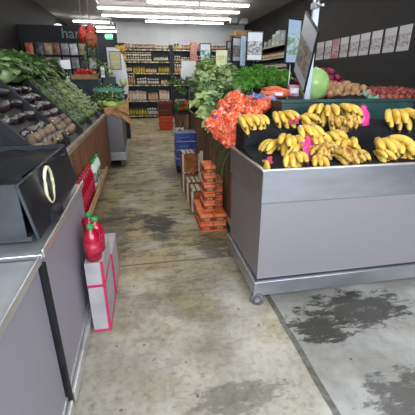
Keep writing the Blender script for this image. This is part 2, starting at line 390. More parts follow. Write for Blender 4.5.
def bunch(label, loc, rot, n=7, freckled=False, spread=1.5, sc_=1.0, stickers=False):
    t = thing('banana_bunch', label, 'bananas', loc, rot=rot, group=None); t.scale = (sc_*1.22,)*3
    MB().blob((0, .004, 0), (.026, .014, .013), 2, .15).build('crown', BTIP if freckled else BSTEM, t)
    up = (n+1)//2
    for i in range(n):
        lay = 0 if i < up else 1
        cnt = up if lay == 0 else n-up; k = i if lay == 0 else i-up
        fa = (k-(cnt-1)/2)/max(1, cnt-1)*spread*(.72 if lay == 0 else .55)
        me = BM[2] if freckled else BM[random.choice((0, 1))]
        b = bpy.data.objects.new('banana', me); COL.objects.link(b); b.parent = t
        b.location = (math.sin(fa)*.05, -.004, .006-lay*.022)
        b.rotation_euler = (R(rr(-7, 7)+lay*18), fa*.6, -fa*-1+rr(-.05, .05))
        s = rr(.92, 1.06); b.scale = (s*1.0, s, s)
        if stickers and lay == 0 and k % 2 == 0:
            st = MB().box(-.008, .008, -.012, .012, 0, .001).build('sticker', STK, b); st.location = (0, -.095, .0275); st.rotation_euler = (R(18), 0, 0)
def surf(Y): return .925+(Y-1.8)*.15 if Y < 2.3 else 1.12
def bn(px, py, Y, lift, label, rz, n=7, fr=False, sp=1.5, s=1.0, pitch=0, roll=0, st=False):
    p = atY(px, py, Y); p.z = surf(Y)+lift
    bunch(label, p, (R(pitch), R(roll), R(rz)), n, fr, sp, s, st)
# back row
bn(240, 116, 2.46, .055, 'yellow banana bunch at the left end of the back row beside the orange net bags', 20, 5, sp=1.0, s=.85)
bn(253, 114, 2.48, .06, 'flat-lying banana bunch second from the left in the back row', 8, 7, sp=1.2, s=0.75)
bn(278, 109, 2.50, .075, 'fanned banana bunch lying in the back row left of the red scrap', 12, 7, sp=1.5, s=0.82)
bn(300, 114, 2.42, .06, 'small banana bunch between the red scrap and the raised bunch in the back row', 30, 5, sp=1.0, s=.8)
bn(325, 105, 2.48, .12, 'topmost big banana bunch curling left on the highest heap', -30, 7, sp=1.5, s=0.9)
bn(340, 105, 2.46, .12, 'topmost big banana bunch curling right on the highest heap', 30, 8, sp=1.5, s=0.9)
bn(333, 115, 2.36, .05, 'dark-tipped banana bunch under the highest heap', 0, 7, sp=1.4, s=0.8, fr=True)
bn(346, 108, 2.34, .10, 'upright browned bananas just left of the pink bag', 10, 3, sp=.4, s=.8, fr=True, pitch=35)
# middle
bn(279, 132, 2.2, .05, 'leftmost banana bunch of the middle row reaching over the black liner', -68, 6, sp=.8, s=0.78)
bn(291, 127, 2.2, .08, 'bright yellow fanned bunch in the middle row second from left', -18, 7, sp=1.2, s=0.85)
bn(302, 117, 2.26, .13, 'stickered banana bunch climbing the heap in the centre', 10, 7, sp=1.2, s=0.82, st=True)
bn(313, 124, 2.22, .09, 'pale yellow bunch with long fingers hanging forward, right of the stickered bunch', 5, 6, sp=.9, s=0.88)
bn(328, 124, 2.26, .08, 'slightly green banana bunch in the middle right of the heap', 25, 6, sp=.9, s=0.85)
bn(349, 130, 2.14, .07, 'banana bunch pointing left beside the magenta paper at the right', -40, 6, sp=1.0, s=0.85)
# front
bn(292, 151, 1.97, .045, 'big fanned bunch at the front rim left of the magenta paper', -12, 8, sp=1.1, s=0.72)
bn(265, 160, 1.92, .03, 'single small banana end in the front left corner of the cart', -10, 2, sp=.3, s=.6)
bn(323, 142, 2.04, .05, 'brown-speckled bunch with dark crown facing the front', -60, 6, fr=True, sp=1.1, s=0.75)
bn(333, 151, 1.98, .045, 'freckled banana bunch lying low at the front right', 45, 6, fr=True, sp=.9, s=0.75)
bn(317, 157, 1.97, .02, 'low banana bunch right behind the front rim below the speckled crown', -15, 5, sp=.8, s=.7)
bn(347, 150, 2.0, .03, 'freckled bunch against the rim beside the lower magenta paper', 20, 5, fr=True, sp=.8, s=.85)
bn(285, 124, 2.27, .03, 'half buried banana bunch behind the bright fanned bunch of the middle row', -35, 6, sp=1.0, s=.75)
bn(303, 132, 2.12, .05, 'banana bunch lying on its side below the stickered bunch', -62, 5, sp=.8, s=.75)
bn(319, 133, 2.13, .05, 'banana bunch half covered by the long-fingered bunch', 20, 6, sp=1.0, s=.8, fr=True)
bn(338, 131, 2.16, .05, 'banana bunch between the greenish one and the magenta paper on the right', 50, 6, sp=1.0, s=.8)
bn(336, 140, 2.06, .04, 'small freckled bunch sunk between the front bunches at the right', -25, 5, sp=.9, s=.7, fr=True)
# beyond the right of the photographed part
bn(378, 140, 2.1, .07, 'banana bunch at the right end of the heap, middle row', 10, 7)
bn(392, 118, 2.44, .08, 'banana bunch at the right end of the heap, back row', -15, 7)
bn(376, 152, 2.0, .03, 'banana bunch at the right end of the heap, front row', 25, 6, s=.7)
bn(402, 145, 2.04, .04, 'banana bunch nearest the right end of the steel cart', -25, 7, s=.8)
def crumple(name, label, cat, c, sx, sy, sz, m, seed, rot=(0, 0, 0), amp=.35, thick=.002):
    mb = MB()
    def fn(u, v):
        p = Vector(((u-.5)*sx, (v-.5)*sy, 0)); q = Vector((u*3+seed, v*3, seed*2))
        p.z += sz*(noise.noise(q)*1.3+noise.noise(q*2.7)*.6); p.x += sx*amp*.3*noise.noise(q*1.5+Vector((5, 5, 5))); p.y += sy*amp*.3*noise.noise(q*1.5+Vector((9, 2, 5))); return p
    mb.grid(fn, 14, 14); o = mb.build(name, m, None, thick); o.location = c; o.rotation_euler = rot; return tag(o, label, cat)
crumple('paper_sheet', 'crumpled magenta paper standing between the front bunches', 'paper', atY(306.5, 153, 1.99), .05, .15, .02, MAG, 1, (R(65), 0, R(10)))
crumple('paper_sheet', 'crumpled magenta paper tucked behind the speckled bunch in the centre', 'paper', atY(312, 142, 2.1), .09, .07, .02, MAG, 2, (R(55), R(10), 0))
crumple('paper_sheet', 'crumpled magenta paper at the front right rim of the cart', 'paper', atY(353, 155, 1.99), .1, .16, .025, MAG, 3, (R(35), R(-10), 0))
crumple('paper_sheet', 'dull red paper scrap in the back row of bananas', 'paper', atY(294, 120, 2.36), .07, .07, .015, mat('dull_red_paper', srgb(170, 44, 70), srgb(200, 70, 90), 9, .5), 4, (R(40), 0, R(-30)))
crumple('paper_sheet', 'small red paper scrap in the front left corner of the cart', 'paper', atY(270, 160, 1.93), .03, .05, .012, mat('dull_red_paper', None), 5, (R(50), 0, 0))
t = thing('pink_bag', 'upright hot pink bag standing at the right of the bananas', 'bag', atY(357, 128, 2.42)+Vector((0, 0, -.02)))
MB().blob((0.02, 0, .075), (.065, .06, .1), 3, .12, 2.5, 4).build('bag_body', mat('hot_pink_plastic', srgb(226, 50, 132), srgb(240, 90, 160), 5, .35, bump=.2), t)
MB().tube([(.02, 0, .165), (.03, 0, .19)], [.02, .028], 8).build('bag_neck', mat('hot_pink_plastic', None), t)

# ---------------------------------------------------------------- right wooden stand
t = thing('wooden_display_stand', 'long dark wooden board stand with greens behind the banana cart', 'stand', (1.6, 4.3, 0))
for i, y in enumerate([2.62+.24*k for k in range(15)]):
    P(t, MB().box(.80, .822, y+.003, y+.237, .1, .9, bev=.003), 'side_board', WOODR)
P(t, MB().box(.79, .83, 2.62, 6.22, .88, .93, bev=.004), 'top_rail', WOODR)
P(t, MB().box(.83, 2.9, 2.62, 6.2, .86, .88), 'deck', BLACKP)
P(t, MB().box(.83, 2.9, 2.62, 2.64, .1, .86), 'end_panel', WOODR)
P(t, MB().box(.83, 2.9, 6.18, 6.2, .1, .86), 'end_panel', WOODR)
for y in (2.7, 4.4, 6.1):
    P(t, MB().box(.84, .9, y-.03, y+.03, 0, .86), 'leg', WOODR); P(t, MB().box(2.8, 2.86, y-.03, y+.03, 0, .86), 'leg', WOODR)
t = thing('plank_ledge', 'low tan plank ledge behind the steel cart beside the orange packs', 'ledge', (.73, 3.0, 0))
P(t, MB().box(.765, .797, 2.62, 3.45, .10, .125), 'plank', TAN)
P(t, MB().box(.768, .79, 2.64, 2.67, 0, .10).box(.768, .79, 3.4, 3.43, 0, .10), 'bracket', TAN)
wedge('raised_deck', 'black sloping riser under the leafy greens on the wooden stand', .86, 2.1, 3.55, 6.1, .885, 1.02, 1.12, BLACKP)['category'] = 'riser'
# black crates behind the bananas
crate_box('black_crate', 'black plastic crate under the orange net bags behind the cart', .84, 1.24, 2.68, 3.5, .885, 1.14, BLACKP)
cb = crate_box('black_crate', 'tilted black plastic crate between the orange net bags and the teal bin', 1.26, 1.5, 2.95, 3.45, .93, 1.25, BLACKP)
crate_box('teal_bin', 'dark teal plastic bin behind the back row of bananas', 1.12, 2.35, 2.66, 3.0, .885, 1.275, TEAL)
lid = MB().box(1.10, 2.37, 2.645, 2.675, 1.265, 1.29, bev=.006).box(1.13, 2.34, 2.68, 2.98, 1.22, 1.24).build('bin_rim', TEAL)
o = [q for q in bpy.data.objects if q.name == 'teal_bin'][0]; lid.parent = o; lid.location = -o.location
o['category'] = 'bin'
crate_box('black_crate', 'black crate holding the melon, carrots and potatoes behind the teal bin', 1.52, 2.8, 3.05, 3.5, .885, 1.22, BLACKP)
crumple('liner_bag', 'black plastic liner bag crumpled right of the pale green melon', 'bag', (2.0, 3.05, 1.27), .34, .22, .05, BLACKL, 7, (R(15), 0, 0))
crumple('liner_bag', 'pale green plastic bag at the right end of the teal bin', 'bag', (2.27, 3.12, 1.27), .2, .25, .05, mat('pale_green_plastic', srgb(90, 130, 108), srgb(130, 168, 140), 7, .4), 8, (R(20), R(20), 0))

# orange net bags
NET = mat('orange_net', srgb(236, 84, 34), srgb(246, 190, 160), 34, .35, bump=.8, kind='noise', sharp=(.48, .7), detail=6)
NETR = mat('red_net', srgb(196, 46, 34), srgb(232, 110, 90), 26, .45, bump=.6, sharp=(.48, .66))
LAB = mat('label_white', srgb(200, 196, 214), srgb(236, 232, 236), 20, .4)
LABB = mat('label_blue', srgb(62, 56, 140), srgb(120, 112, 180), 20, .4)
def net_bag(seed, m=NET, lab=LAB, r=(.1, .085, .07)):
    t = thing('net_bag', '', 'net bag')
    mb = MB(); rd = random.Random(seed)
    mb.blob((0, 0, 0), r, 4, .22, 4.5, seed)
    for k in range(9):
        a = rd.uniform(0, 2*PI); e = rd.uniform(-.3, .9)
        mb.blob((math.cos(a)*math.cos(e)*r[0]*.75, math.sin(a)*math.cos(e)*r[1]*.75, math.sin(e)*r[2]*.75), rd.uniform(.024, .04), 3, .22, 5, seed+k)
    mb.build('net', m, t)
    MB().tube([(r[0]*.8, 0, .01), (r[0]*1.15, .01, .025), (r[0]*1.45, .0, .04)], [.02, .008, .022], 7).build('knot', m, t)
    l = MB().box(-.022, .022, -.016, .016, 0, .003, bev=.001).build('label_tag', lab, t); l.location = (-.01, -.025, r[2]*1.07); l.rotation_euler = (R(25), R(-10), R(20))
    return t
NB = [net_bag(1), net_bag(2, lab=LABB), net_bag(3), net_bag(4, lab=LABB)]
spots = [(236, 100, 3.0, 'topmost orange net bag at the back left of the pile'), (250, 103, 3.15, 'orange net bag at the back of the pile touching the dark crate edge'), (262, 106, 2.95, 'rightmost orange net bag with a blue tag by the black crate'), (226, 106, 3.05, 'orange net bag leaning on the leafy greens'), (240, 110, 2.85, 'orange net bag in the middle of the pile'), (252, 113, 2.78, 'orange net bag just behind the left bananas'), (221, 117, 2.88, 'orange net bag hanging over the left edge of the stand'), (233, 119, 2.78, 'orange net bag above the front left corner of the pile'), (228, 129, 2.74, 'orange net bag slipping down over the stand edge'), (216, 124, 2.85, 'leftmost orange net bag of the pile'), (231, 140, 2.70, 'lowest orange net bag hanging beside the steel cart'), (240, 127, 2.68, 'orange net bag resting against the back of the cart rim'), (222, 133, 2.8, 'orange net bag under the leftmost one')]
for i, (px, py, Y, lb) in enumerate(spots):
    place(NB[i % 4], atY(px, py, Y), (rr(-.4, .4), rr(-.4, .4), rr(0, 6.28)), rr(.82, 1.0), label=lb)
crumple('plastic_film', 'clear bluish plastic film lying on the black crate corner by the net bags', 'film', atY(264, 98, 3.0), .22, .12, .03, mat('blue_film', srgb(90, 96, 150), srgb(150, 156, 190), 12, .3), 11, (R(20), R(15), R(-25)))

# leafy greens --------------------------------------------------
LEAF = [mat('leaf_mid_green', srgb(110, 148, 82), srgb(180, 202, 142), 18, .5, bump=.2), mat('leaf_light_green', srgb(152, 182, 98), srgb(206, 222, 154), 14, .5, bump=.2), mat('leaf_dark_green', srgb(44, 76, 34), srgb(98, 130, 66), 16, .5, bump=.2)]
STALK = mat('pale_leaf_stalk', srgb(170, 190, 130), srgb(214, 224, 180), 10, .5)
def leaf(mb, base, dirv, ln, w, curl, rd, mi=0):
    d = Vector(dirv).normalized(); s = d.cross(Vector((0, 0, 1)))
    s = s.normalized() if s.length > .05 else Vector((1, 0, 0)); n = s.cross(d).normalized(); ph = rd.uniform(0, 9)
    def fn(u, v):
        a = u*curl
        p = Vector(base)+d*(ln*math.sin(a)/max(curl, .01))+n*(-ln*(1-math.cos(a))/max(curl, .01))
        ww = w*math.sin(min(1, u*1.05+.08)*PI*.86)**.8
        p += s*((v-.5)*2*ww)+n*(ww*.5*abs(v-.5)+.45*w*math.sin(u*13+ph+v*5)*abs(v-.5)*2)
        return p
    mb.grid(fn, 7, 4, mi)
def leafy(seed, lm, n=16, ln=.2, w=.055):
    rd = random.Random(seed); t = thing('leafy_green_bunch', '', 'leafy greens')
    mb = MB(); st = MB()
    for k in range(n):
        a = rd.uniform(0, 2*PI); e = rd.uniform(.35, 1.45)
        dr = (math.cos(a)*math.cos(e), math.sin(a)*math.cos(e), math.sin(e))
        leaf(mb, Vector(dr)*.05, dr, ln*rd.uniform(.75, 1.15), w*rd.uniform(.8, 1.2), rd.uniform(1.0, 2.2), rd)
        st.tube([(0, 0, 0), Vector(dr)*.07, Vector(dr)*.13], [.009, .007, .003], 5)
    mb.build('leaves', lm, t); st.build('stalks', STALK, t); return t
LG = [leafy(1, LEAF[0], 30, .13, .055), leafy(2, LEAF[1], 30, .13, .06), leafy(3, LEAF[0], 34, .11, .05), leafy(4, LEAF[2], 28, .13, .055), leafy(5, LEAF[1], 26, .12, .065)]
gs = [(200, 82, 4.5, 0, 'leafy green bunch at the left top of the greens heap under the white card'), (212, 73, 4.7, 1, 'light green leafy bunch at the top of the heap below the yellowish card'), (224, 74, 4.6, 0, 'leafy green bunch at the top right of the heap beside the parsley'), (236, 82, 4.4, 2, 'leafy green bunch at the right edge of the heap touching the parsley'), (196, 95, 4.3, 4, 'pale yellow-green bunch sticking out over the left edge'), (207, 90, 4.2, 3, 'dark green bunch in the hollow at the centre left'), (220, 88, 4.1, 2, 'crumpled green bunch in the centre of the greens heap'), (232, 94, 3.9, 0, 'green bunch just above the orange net bags'), (204, 104, 4.0, 1, 'light green bunch on the lower left of the heap'), (215, 101, 3.8, 0, 'green bunch on the lower middle of the heap'), (209, 116, 3.85, 4, 'lowest pale green bunch hanging over the board side'), (224, 84, 4.9, 1, 'green bunch at the back of the heap'), (205, 66, 5.3, 1, 'light green bunch farthest back of the heap'), (219, 64, 5.4, 4, 'pale green bunch farthest back beneath the yellowish card'), (228, 70, 5.1, 2, 'green bunch back right of the heap')]
for px, py, Y, k, lb in gs:
    p = atY(px, py, Y); place(LG[k], p+Vector((0.03, 0.05, -.05)), (rr(-.4, .5), rr(-.8, .1), rr(0, 6.28)), rr(1.05, 1.3), label=lb)
# wedge block of packed leaves under the heap: chopped leaf fill
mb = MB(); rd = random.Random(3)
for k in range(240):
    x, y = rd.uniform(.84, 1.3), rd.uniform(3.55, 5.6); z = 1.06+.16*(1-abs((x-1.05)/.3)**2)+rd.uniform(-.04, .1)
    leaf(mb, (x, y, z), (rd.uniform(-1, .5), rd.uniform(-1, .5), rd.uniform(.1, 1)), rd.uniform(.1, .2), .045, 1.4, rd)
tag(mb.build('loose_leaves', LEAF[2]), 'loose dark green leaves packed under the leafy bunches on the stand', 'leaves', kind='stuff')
# leek like leaves hanging at cart's back corner
LK = mat('dark_leek_leaf', srgb(28, 54, 28), srgb(66, 100, 48), 12, .45)
t = thing('hanging_leeks', 'dark green leek leaves hanging over the stand edge below the orange net bags', 'leeks', (.79, 2.78, .94))
for k in range(18):
    mb = MB(); a = rr(-1, 1); y = rr(-.12, .45); dx = -.04-rr(.0, .16)
    def fn(u, v, a=a, y=y, dx=dx): return Vector((dx*(1-(1-u)**2)*1.0+(v-.5)*.004, y+a*.1*u+(v-.5)*.034*(1-u*.8), .0-.42*u**1.4*(1-.25*abs(a))))
    mb.grid(fn, 8, 2); mb.build('leek_leaf', LK, t, .003)
# parsley
PARS = mat('parsley_green', srgb(48, 108, 26), srgb(110, 168, 58), 40, .55)
def parsley(seed, n=420):
    rd = random.Random(seed); t = thing('parsley_bunch', '', 'herbs'); mb = MB(); st = MB()
    for k in range(n):
        a = rd.uniform(0, 2*PI); e = math.asin(rd.uniform(.0, 1)); q = rd.uniform(.72, 1.05)
        d = Vector((math.cos(a)*math.cos(e)*.13, math.sin(a)*math.cos(e)*.11, math.sin(e)*.12))*q
        s = rd.uniform(.010, .018)
        M3 = Euler((rd.uniform(-1, 1), rd.uniform(-1, 1), rd.uniform(0, 6))).to_matrix()
        pts = [M3 @ Vector((math.cos(j*2*PI/5)*s*(1 if j % 2 else .7), math.sin(j*2*PI/5)*s, rd.uniform(-.004, .004)))+d for j in range(5)]
        mb.bm.faces.new([mb.bm.verts.new(p) for p in pts])
        if k % 12 == 0: st.tube([(0, 0, -.05), d*.95], [.004, .002], 4)
    mb.blob((0, 0, .01), (.1, .085, .085), 3, .2, 6, seed)
    mb.build('leaves', PARS, t); st.build('stems', STALK, t); return t
PP = [parsley(1), parsley(2)]
for i, (px, py, Y, lb) in enumerate([(246, 78, 4.4, 'leftmost parsley bunch touching the leafy greens'), (257, 82, 4.15, 'parsley bunch in front below the tall framed sign'), (258, 75, 4.6, 'parsley bunch at the back below the tall framed sign'), (272, 82, 4.2, 'parsley bunch second from the right, front'), (271, 76, 4.6, 'parsley bunch at the back right of the herbs'), (282, 80, 4.4, 'rightmost parsley bunch near the dark shelf'), (243, 88, 4.0, 'lowest parsley bunch behind the orange net bags')]):
    place(PP[i % 2], atY(px, py, Y), (rr(-.2, .2), rr(-.2, .2), rr(0, 6)), rr(.95, 1.15), label=lb)
# carrots bag
CAR = mat('carrot_bag_plastic', srgb(226, 92, 52), srgb(240, 140, 100), 30, .3, bump=.3)
t = thing('carrot_bag', 'flat orange bag of carrots lying behind the black crate', 'bag', atY(275, 92, 3.3)+Vector((0, 0, -.01)), rot=(0, R(3), R(-4)))
mb = MB().blob((0, 0, 0), (.15, .09, .05), 3, .08, 3, 4)
for k in range(7): mb.tube([(-.13, -.06+k*.02, .03), (0, -.06+k*.02, .05), (.13, -.06+k*.02, .025)], [.012, .018, .01], 7)
mb.build('carrot_pile', CAR, t)
MB().box(-.03, .05, -.095, -.08, -.02, .01, bev=.003).build('label_tag', LAB, t)
t = thing('cardboard_pack', 'white and red pack standing left of the pale green melon', 'pack', atY(293, 91, 3.4)+Vector((0, 0, -.02)))
MB().box(-.06, .05, -.04, .04, -.03, .08, bev=.004).build('carton', mat('red_pack', srgb(160, 40, 60), srgb(190, 150, 150), 18, .5), t)
MB().box(-.05, .04, -.043, -.041, .0, .05).build('label_tag', LAB, t)
# melon
t = thing('melon', 'large pale green melon wrapped in film behind the framed sign', 'melon', (1.74, 3.35, 1.40))
MB().blob((0, 0, 0), (.148, .13, .16), 4, .03, 2, 2).build('rind', mat('pale_green_rind', srgb(150, 190, 112), srgb(186, 214, 150), 5, .25, stretch=(1, 1, .4)), t)
MB().tube([(0, 0, .16), (.01, 0, .178)], [.012, .008], 6).build('stem', BTIP, t)
# potatoes, beets, red onions on the far right of the stand
wedge('potato_riser', 'dark sloping riser under the potatoes by the black wall', 1.98, 3.9, 3.6, 5.4, .885, 1.14, 1.24, BLACKP)['category'] = 'riser'
POT = mat('potato_skin', srgb(150, 108, 74), srgb(190, 148, 110), 14, .7, bump=.1)
BEET = mat('magenta_beet_skin', srgb(96, 22, 48), srgb(150, 44, 78), 14, .5)
RON = mat('red_brown_onion_skin', srgb(120, 46, 44), srgb(168, 80, 66), 14, .45)
def prod(name, label, cat, m, r, seed, stem=None):
    t = thing(name, label, cat); MB().blob((0, 0, 0), r, 2, .09, 2.2, seed).build('skin', m, t)
    if stem: MB().tube([(0, 0, r[2]*.9), (.003, 0, r[2]*1.25)], [.007, .003], 5).build('stalk', stem, t)
    return t
pot = prod('potato', 'brown washed potato in the heap between the melon and the black wall', 'potato', POT, (.06, .045, .042), 3)
bt = prod('beetroot', 'dark magenta beetroot in the heap behind the melon', 'beetroot', BEET, (.055, .055, .052), 5, BTIP)
ron = prod('red_onion', 'red brown onion in the heap at the right edge beyond the bananas', 'onion', RON, (.045, .045, .042), 6, BTIP)
def heap(pr, X0, X1, Y0, Y1, zf, zb, nx, ny, lay, s, grp, lab=None, slopex=0, jit=.012, rot=3.1):
    for l in range(lay):
        for i in range(nx-l):
            for j in range(ny-l):
                u = (i+.5+l*.5)/nx; v = (j+.5+l*.5)/ny
                x = X0+(X1-X0)*u; y = Y0+(Y1-Y0)*v; z = zf+(zb-zf)*v+slopex*u+l*s*.7
                place(pr, (x+rr(-jit, jit), y+rr(-jit, jit), z+rr(-.004, .006)), (rr(-rot, rot), rr(-rot, rot), rr(0, 6.28)), rr(.88, 1.12), label=lab, group=grp)
heap(pot, 2.05, 2.75, 3.75, 4.4, 1.27, 1.33, 7, 6, 2, .08, 'potatoes in the heap by the black wall')
heap(bt, 2.2, 2.8, 4.45, 4.85, 1.38, 1.42, 6, 4, 3, .1, 'beetroots in the heap behind the melon', rot=.5)
heap(ron, 2.85, 3.5, 3.75, 4.3, 1.23, 1.28, 7, 6, 2, .07, 'onions in the heap at the right edge', rot=.5)

# ---------------------------------------------------------------- signs
FR = mat('black_sign_frame', srgb(18, 18, 20), srgb(26, 26, 28), 5, .4)
PST = [poster_mat('printed_sheet_grey', srgb(205, 208, 222), srgb(110, 98, 92), srgb(176, 166, 160)), poster_mat('printed_sheet_blue', srgb(176, 196, 220), srgb(120, 150, 120), srgb(190, 206, 210)), poster_mat('printed_sheet_white', srgb(226, 230, 238), srgb(120, 122, 124), srgb(206, 206, 200), scale=40)]
def sign4(name, label, pts, m, fw=.016, parts=(), th=.014):
    """framed board through 4 corners: top-left, top-right, bottom-right, bottom-left"""
    A, B, C, D = [Vector(p) for p in pts]; Bp = A+(C-D) ; cen = (A+B+C+D)/4
    u = ((B-A)+(C-D)).normalized(); v = ((A-D)+(B-C)); v = (v-u*v.dot(u)).normalized(); n = u.cross(v)
    if n.dot(Vector((0, 0, EYE))-cen) < 0: u = -u; n = -n
    w = ((B-A).length+(C-D).length)/4; h = ((A-D).length+(B-C).length)/4
    t = thing(name, label, 'sign', cen)
    q = lambda a, b, c: u*a+v*b+n*c
    def slab(a0, a1, b0, b1, c0, c1, nme, mm):
        mb = MB(); V = [q(a, b, c) for c in (c0, c1) for a, b in ((a0, b0), (a1, b0), (a1, b1), (a0, b1))]
        vs = [mb.bm.verts.new(p) for p in V]
        for f, uv in (((0, 3, 2, 1), None), ((4, 5, 6, 7), 1), ((0, 1, 5, 4), None), ((1, 2, 6, 5), None), ((2, 3, 7, 6), None), ((3, 0, 4, 7), None)):
            ff = mb.bm.faces.new([vs[i] for i in f])
            if uv:
                for l, c in zip(ff.loops, ((0, 0), (1, 0), (1, 1), (0, 1))): l[mb.uv].uv = c
        bmesh.ops.recalc_face_normals(mb.bm, faces=mb.bm.faces)
        return mb.build(nme, mm, t)
    slab(-w, w, -h, h, -th, 0, 'frame', FR)
    slab(-w+fw, w-fw, -h+fw, h-fw, 0, .002, 'printed_sheet', m)
    return t, q, w, h
A, B, C, D = (1.352, 2.884, 1.966), (1.318, 2.564, 1.781), (1.373, 2.816, 1.335), (1.407, 3.136, 1.52)
s1, q, w, h = sign4('framed_sign', 'large black-framed price board tilted edge-on in front of the pole', (A, B, C, D), PST[0])
t = thing('steel_pole', 'grey steel pole rising to the ceiling behind the tilted price board', 'pole', (1.5, 3.02, .885))
pp = atY(312, 40, 3.04); px_ = pp.x
t.location = (px_, 3.03, 0)
MB().box(-.028, .028, -.012, .012, 1.24, H).build('post', mat('pale_steel_post', srgb(150, 158, 170), srgb(180, 188, 198), 6, .35, .5, stretch=(10, 10, 1)), t)
MB().box(-.05, .05, -.03, .03, 1.225, 1.245).build('foot_plate', STEEL, t)
MB().box(-.05, -.02, -.1, .0, 2.0, 2.05, bev=.004).tube([(-.035, -.1, 2.02), (-.05, -.22, 2.0)], .009).tube([(-.035, -.1, 2.06), (-.035, -.1, 2.0)], .016).build('clamp', STEEL, t)
def up_sign(label, px0, px1, pyt, pyb, Y, m, yaw=0, frame=True, name='framed_sign', pole=True, base=1.1, fw=.016, lean=0):
    A = atY(px0, pyt, Y); D = atY(px0, pyb, Y); C = atY(px1, pyb, Y)
    cx = (A.x+C.x)/2; hw = (C.x-A.x)/2/max(.3, math.cos(yaw)); hh = (A.z-D.z)/2; cz = (A.z+D.z)/2
    t = thing(name, label, 'sign', (cx, Y, base), yaw)
    z = cz-base
    MB().box(-hw, hw, -.008, .008, z-hh, z+hh, bev=.003).build('frame' if frame else 'board', FR if frame else m, t)
    mb = MB(); f = fw if frame else 0.004
    mb.quad([(-hw+f, -.0095, z-hh+f), (hw-f, -.0095, z-hh+f), (hw-f, -.0095, z+hh-f), (-hw+f, -.0095, z+hh-f)]); mb.build('printed_sheet', m, t)
    if pole: MB().tube([(0, .012, 0), (0, .012, z)], .007, 8).build('stem', STEEL, t)
    return t
up_sign('tall narrow pale blue framed sign left of the tilted price board', 286, 299.5, 18, 64, 3.45, PST[1], yaw=R(20), base=1.24)
up_sign('tall framed price board standing above the parsley', 247, 262, 31, 61, 5.2, PST[2], base=1.1)
up_sign('dark-framed board half hidden left of the tall one above the parsley', 231.5, 241, 37, 62, 5.5, PST[0], yaw=R(25), base=1.1)
up_sign('narrow light blue board between the two framed boards', 240.5, 245.5, 36, 66, 5.0, mat('light_blue_board', srgb(150, 190, 220), srgb(200, 224, 240), 6, .3), yaw=R(50), frame=False, base=1.1, name='blue_board')
up_sign('small dark-framed board behind the two framed boards', 226, 231, 41, 62, 5.9, PST[2], yaw=R(40), base=1.1)
up_sign('white card on a thin stem left of the leafy greens', 181.5, 196, 61, 79, 6.1, WHITE, frame=False, name='white_card', pole=True, base=.92)
t = thing('white_card', 'small blank white card overlapping the left side of the larger one', 'sign', atY(182.5, 73, 6.05)); MB().box(-.03, .03, -.004, .004, -.07, .07, bev=.002).build('board', WHITE, t); MB().blob((.06, -.01, -.085), .016, 2, 0).build('clip', FR, t)
up_sign('yellowish card leaning in the top of the leafy greens', 216, 227, 50, 66, 5.3, poster_mat('yellow_card', srgb(226, 224, 190), srgb(190, 196, 120), srgb(220, 220, 170)), frame=False, name='yellow_card', base=1.3, pole=False)
up_sign('white and green framed poster above the leafy greens in front of the back shelves', 199.5, 211, 43, 63, 6.0, poster_mat('green_logo_sheet', srgb(232, 232, 240), srgb(70, 150, 110), srgb(226, 230, 236), scale=14), base=1.0)
# cards on the right wall
cards = [(315.8, 322.2, 57.5, 41.5), (323.8, 329.7, 57.8, 41), (330.8, 337, 57.6, 40), (338.8, 346, 57.3, 38.8), (348.3, 356.3, 57, 37.5), (358, 366.5, 56.5, 36), (369, 378.5, 56, 34.5), (381.5, 392, 55.5, 32.5), (395, 406.5, 55, 30.5)]
card_l = ['leftmost price card on the black wall', 'second price card from the left on the black wall', 'reddish price card third on the black wall', 'fourth price card on the black wall with bold print', 'fifth pale lilac price card on the black wall', 'sixth price card on the black wall near the frame edge', 'seventh price card on the black wall', 'eighth price card on the black wall', 'last price card on the black wall']
for i, (a, b, yb, yt) in enumerate(cards):
    Ya, Yb = atX(a, yb, RX-.01).y, atX(b, yb, RX-.01).y; zb_, zt_ = 1.87, 2.24
    m = poster_mat('wall_card_%s' % 'abcdefghi'[i], srgb(206, 204, 210) if i != 2 else srgb(190, 120, 126), srgb(150, 138, 142) if i != 2 else srgb(160, 60, 70), srgb(206, 200, 204), scale=22)
    yc = (Ya+Yb)/2; hw = (Ya-Yb)/2
    t = thing('wall_card', card_l[i], 'price card', (RX, yc, zb_))
    mb = MB(); mb.box(-.008, 0, -hw, hw, 0, zt_-zb_); mb.build('backing', WHITE, t)
    MB().quad([(-.0095, hw, 0), (-.0095, -hw, 0), (-.0095, -hw, zt_-zb_), (-.0095, hw, zt_-zb_)]).build('printed_sheet', m, t)

# ---------------------------------------------------------------- things along the right of the aisle
ORP = mat('orange_wrap', srgb(222, 96, 44), srgb(240, 140, 90), 10, .4); ORD = mat('dark_red_brown_print', srgb(96, 40, 26), srgb(150, 66, 42), 30, .5)
def pack():
    t = thing('orange_pack', '', 'pack')
    MB().box(-.066, .066, 0, .24, 0, .092, bev=.008).build('wrap', ORP, t)
    MB().box(-.067, .067, -.0012, .2412, .022, .062).build('band', ORD, t)
    MB().box(-.035, .03, -.003, -.001, .03, .054).build('label_tag', mat('tan_label', srgb(190, 150, 110), srgb(150, 90, 60), 60, .5), t)
    return t
pk = pack(); zs = .096
for k in range(5):
    place(pk, (.60, 3.06, 2*zs+k*zs), (0, 0, R(rr(-3, 3))), (.84, 1, 1), label='orange wrapped pack in the tall column by the aisle, %s' % ['lowest of the column', 'second from the bottom', 'middle of the column', 'second from the top', 'topmost of the column'][k])
for l, ln in ((0, 'bottom layer'), (1, 'upper layer')):
    for i, sn in ((0, 'aisle side'), (1, 'stand side')):
        for j, dn_ in ((0, 'front'), (1, 'rear')):
            place(pk, (.555+i*.136, 2.98+j*.25, l*zs), (0, 0, R(rr(-2, 2))), label='orange wrapped pack in the %s of the base stack, %s, %s' % (ln, sn, dn_))
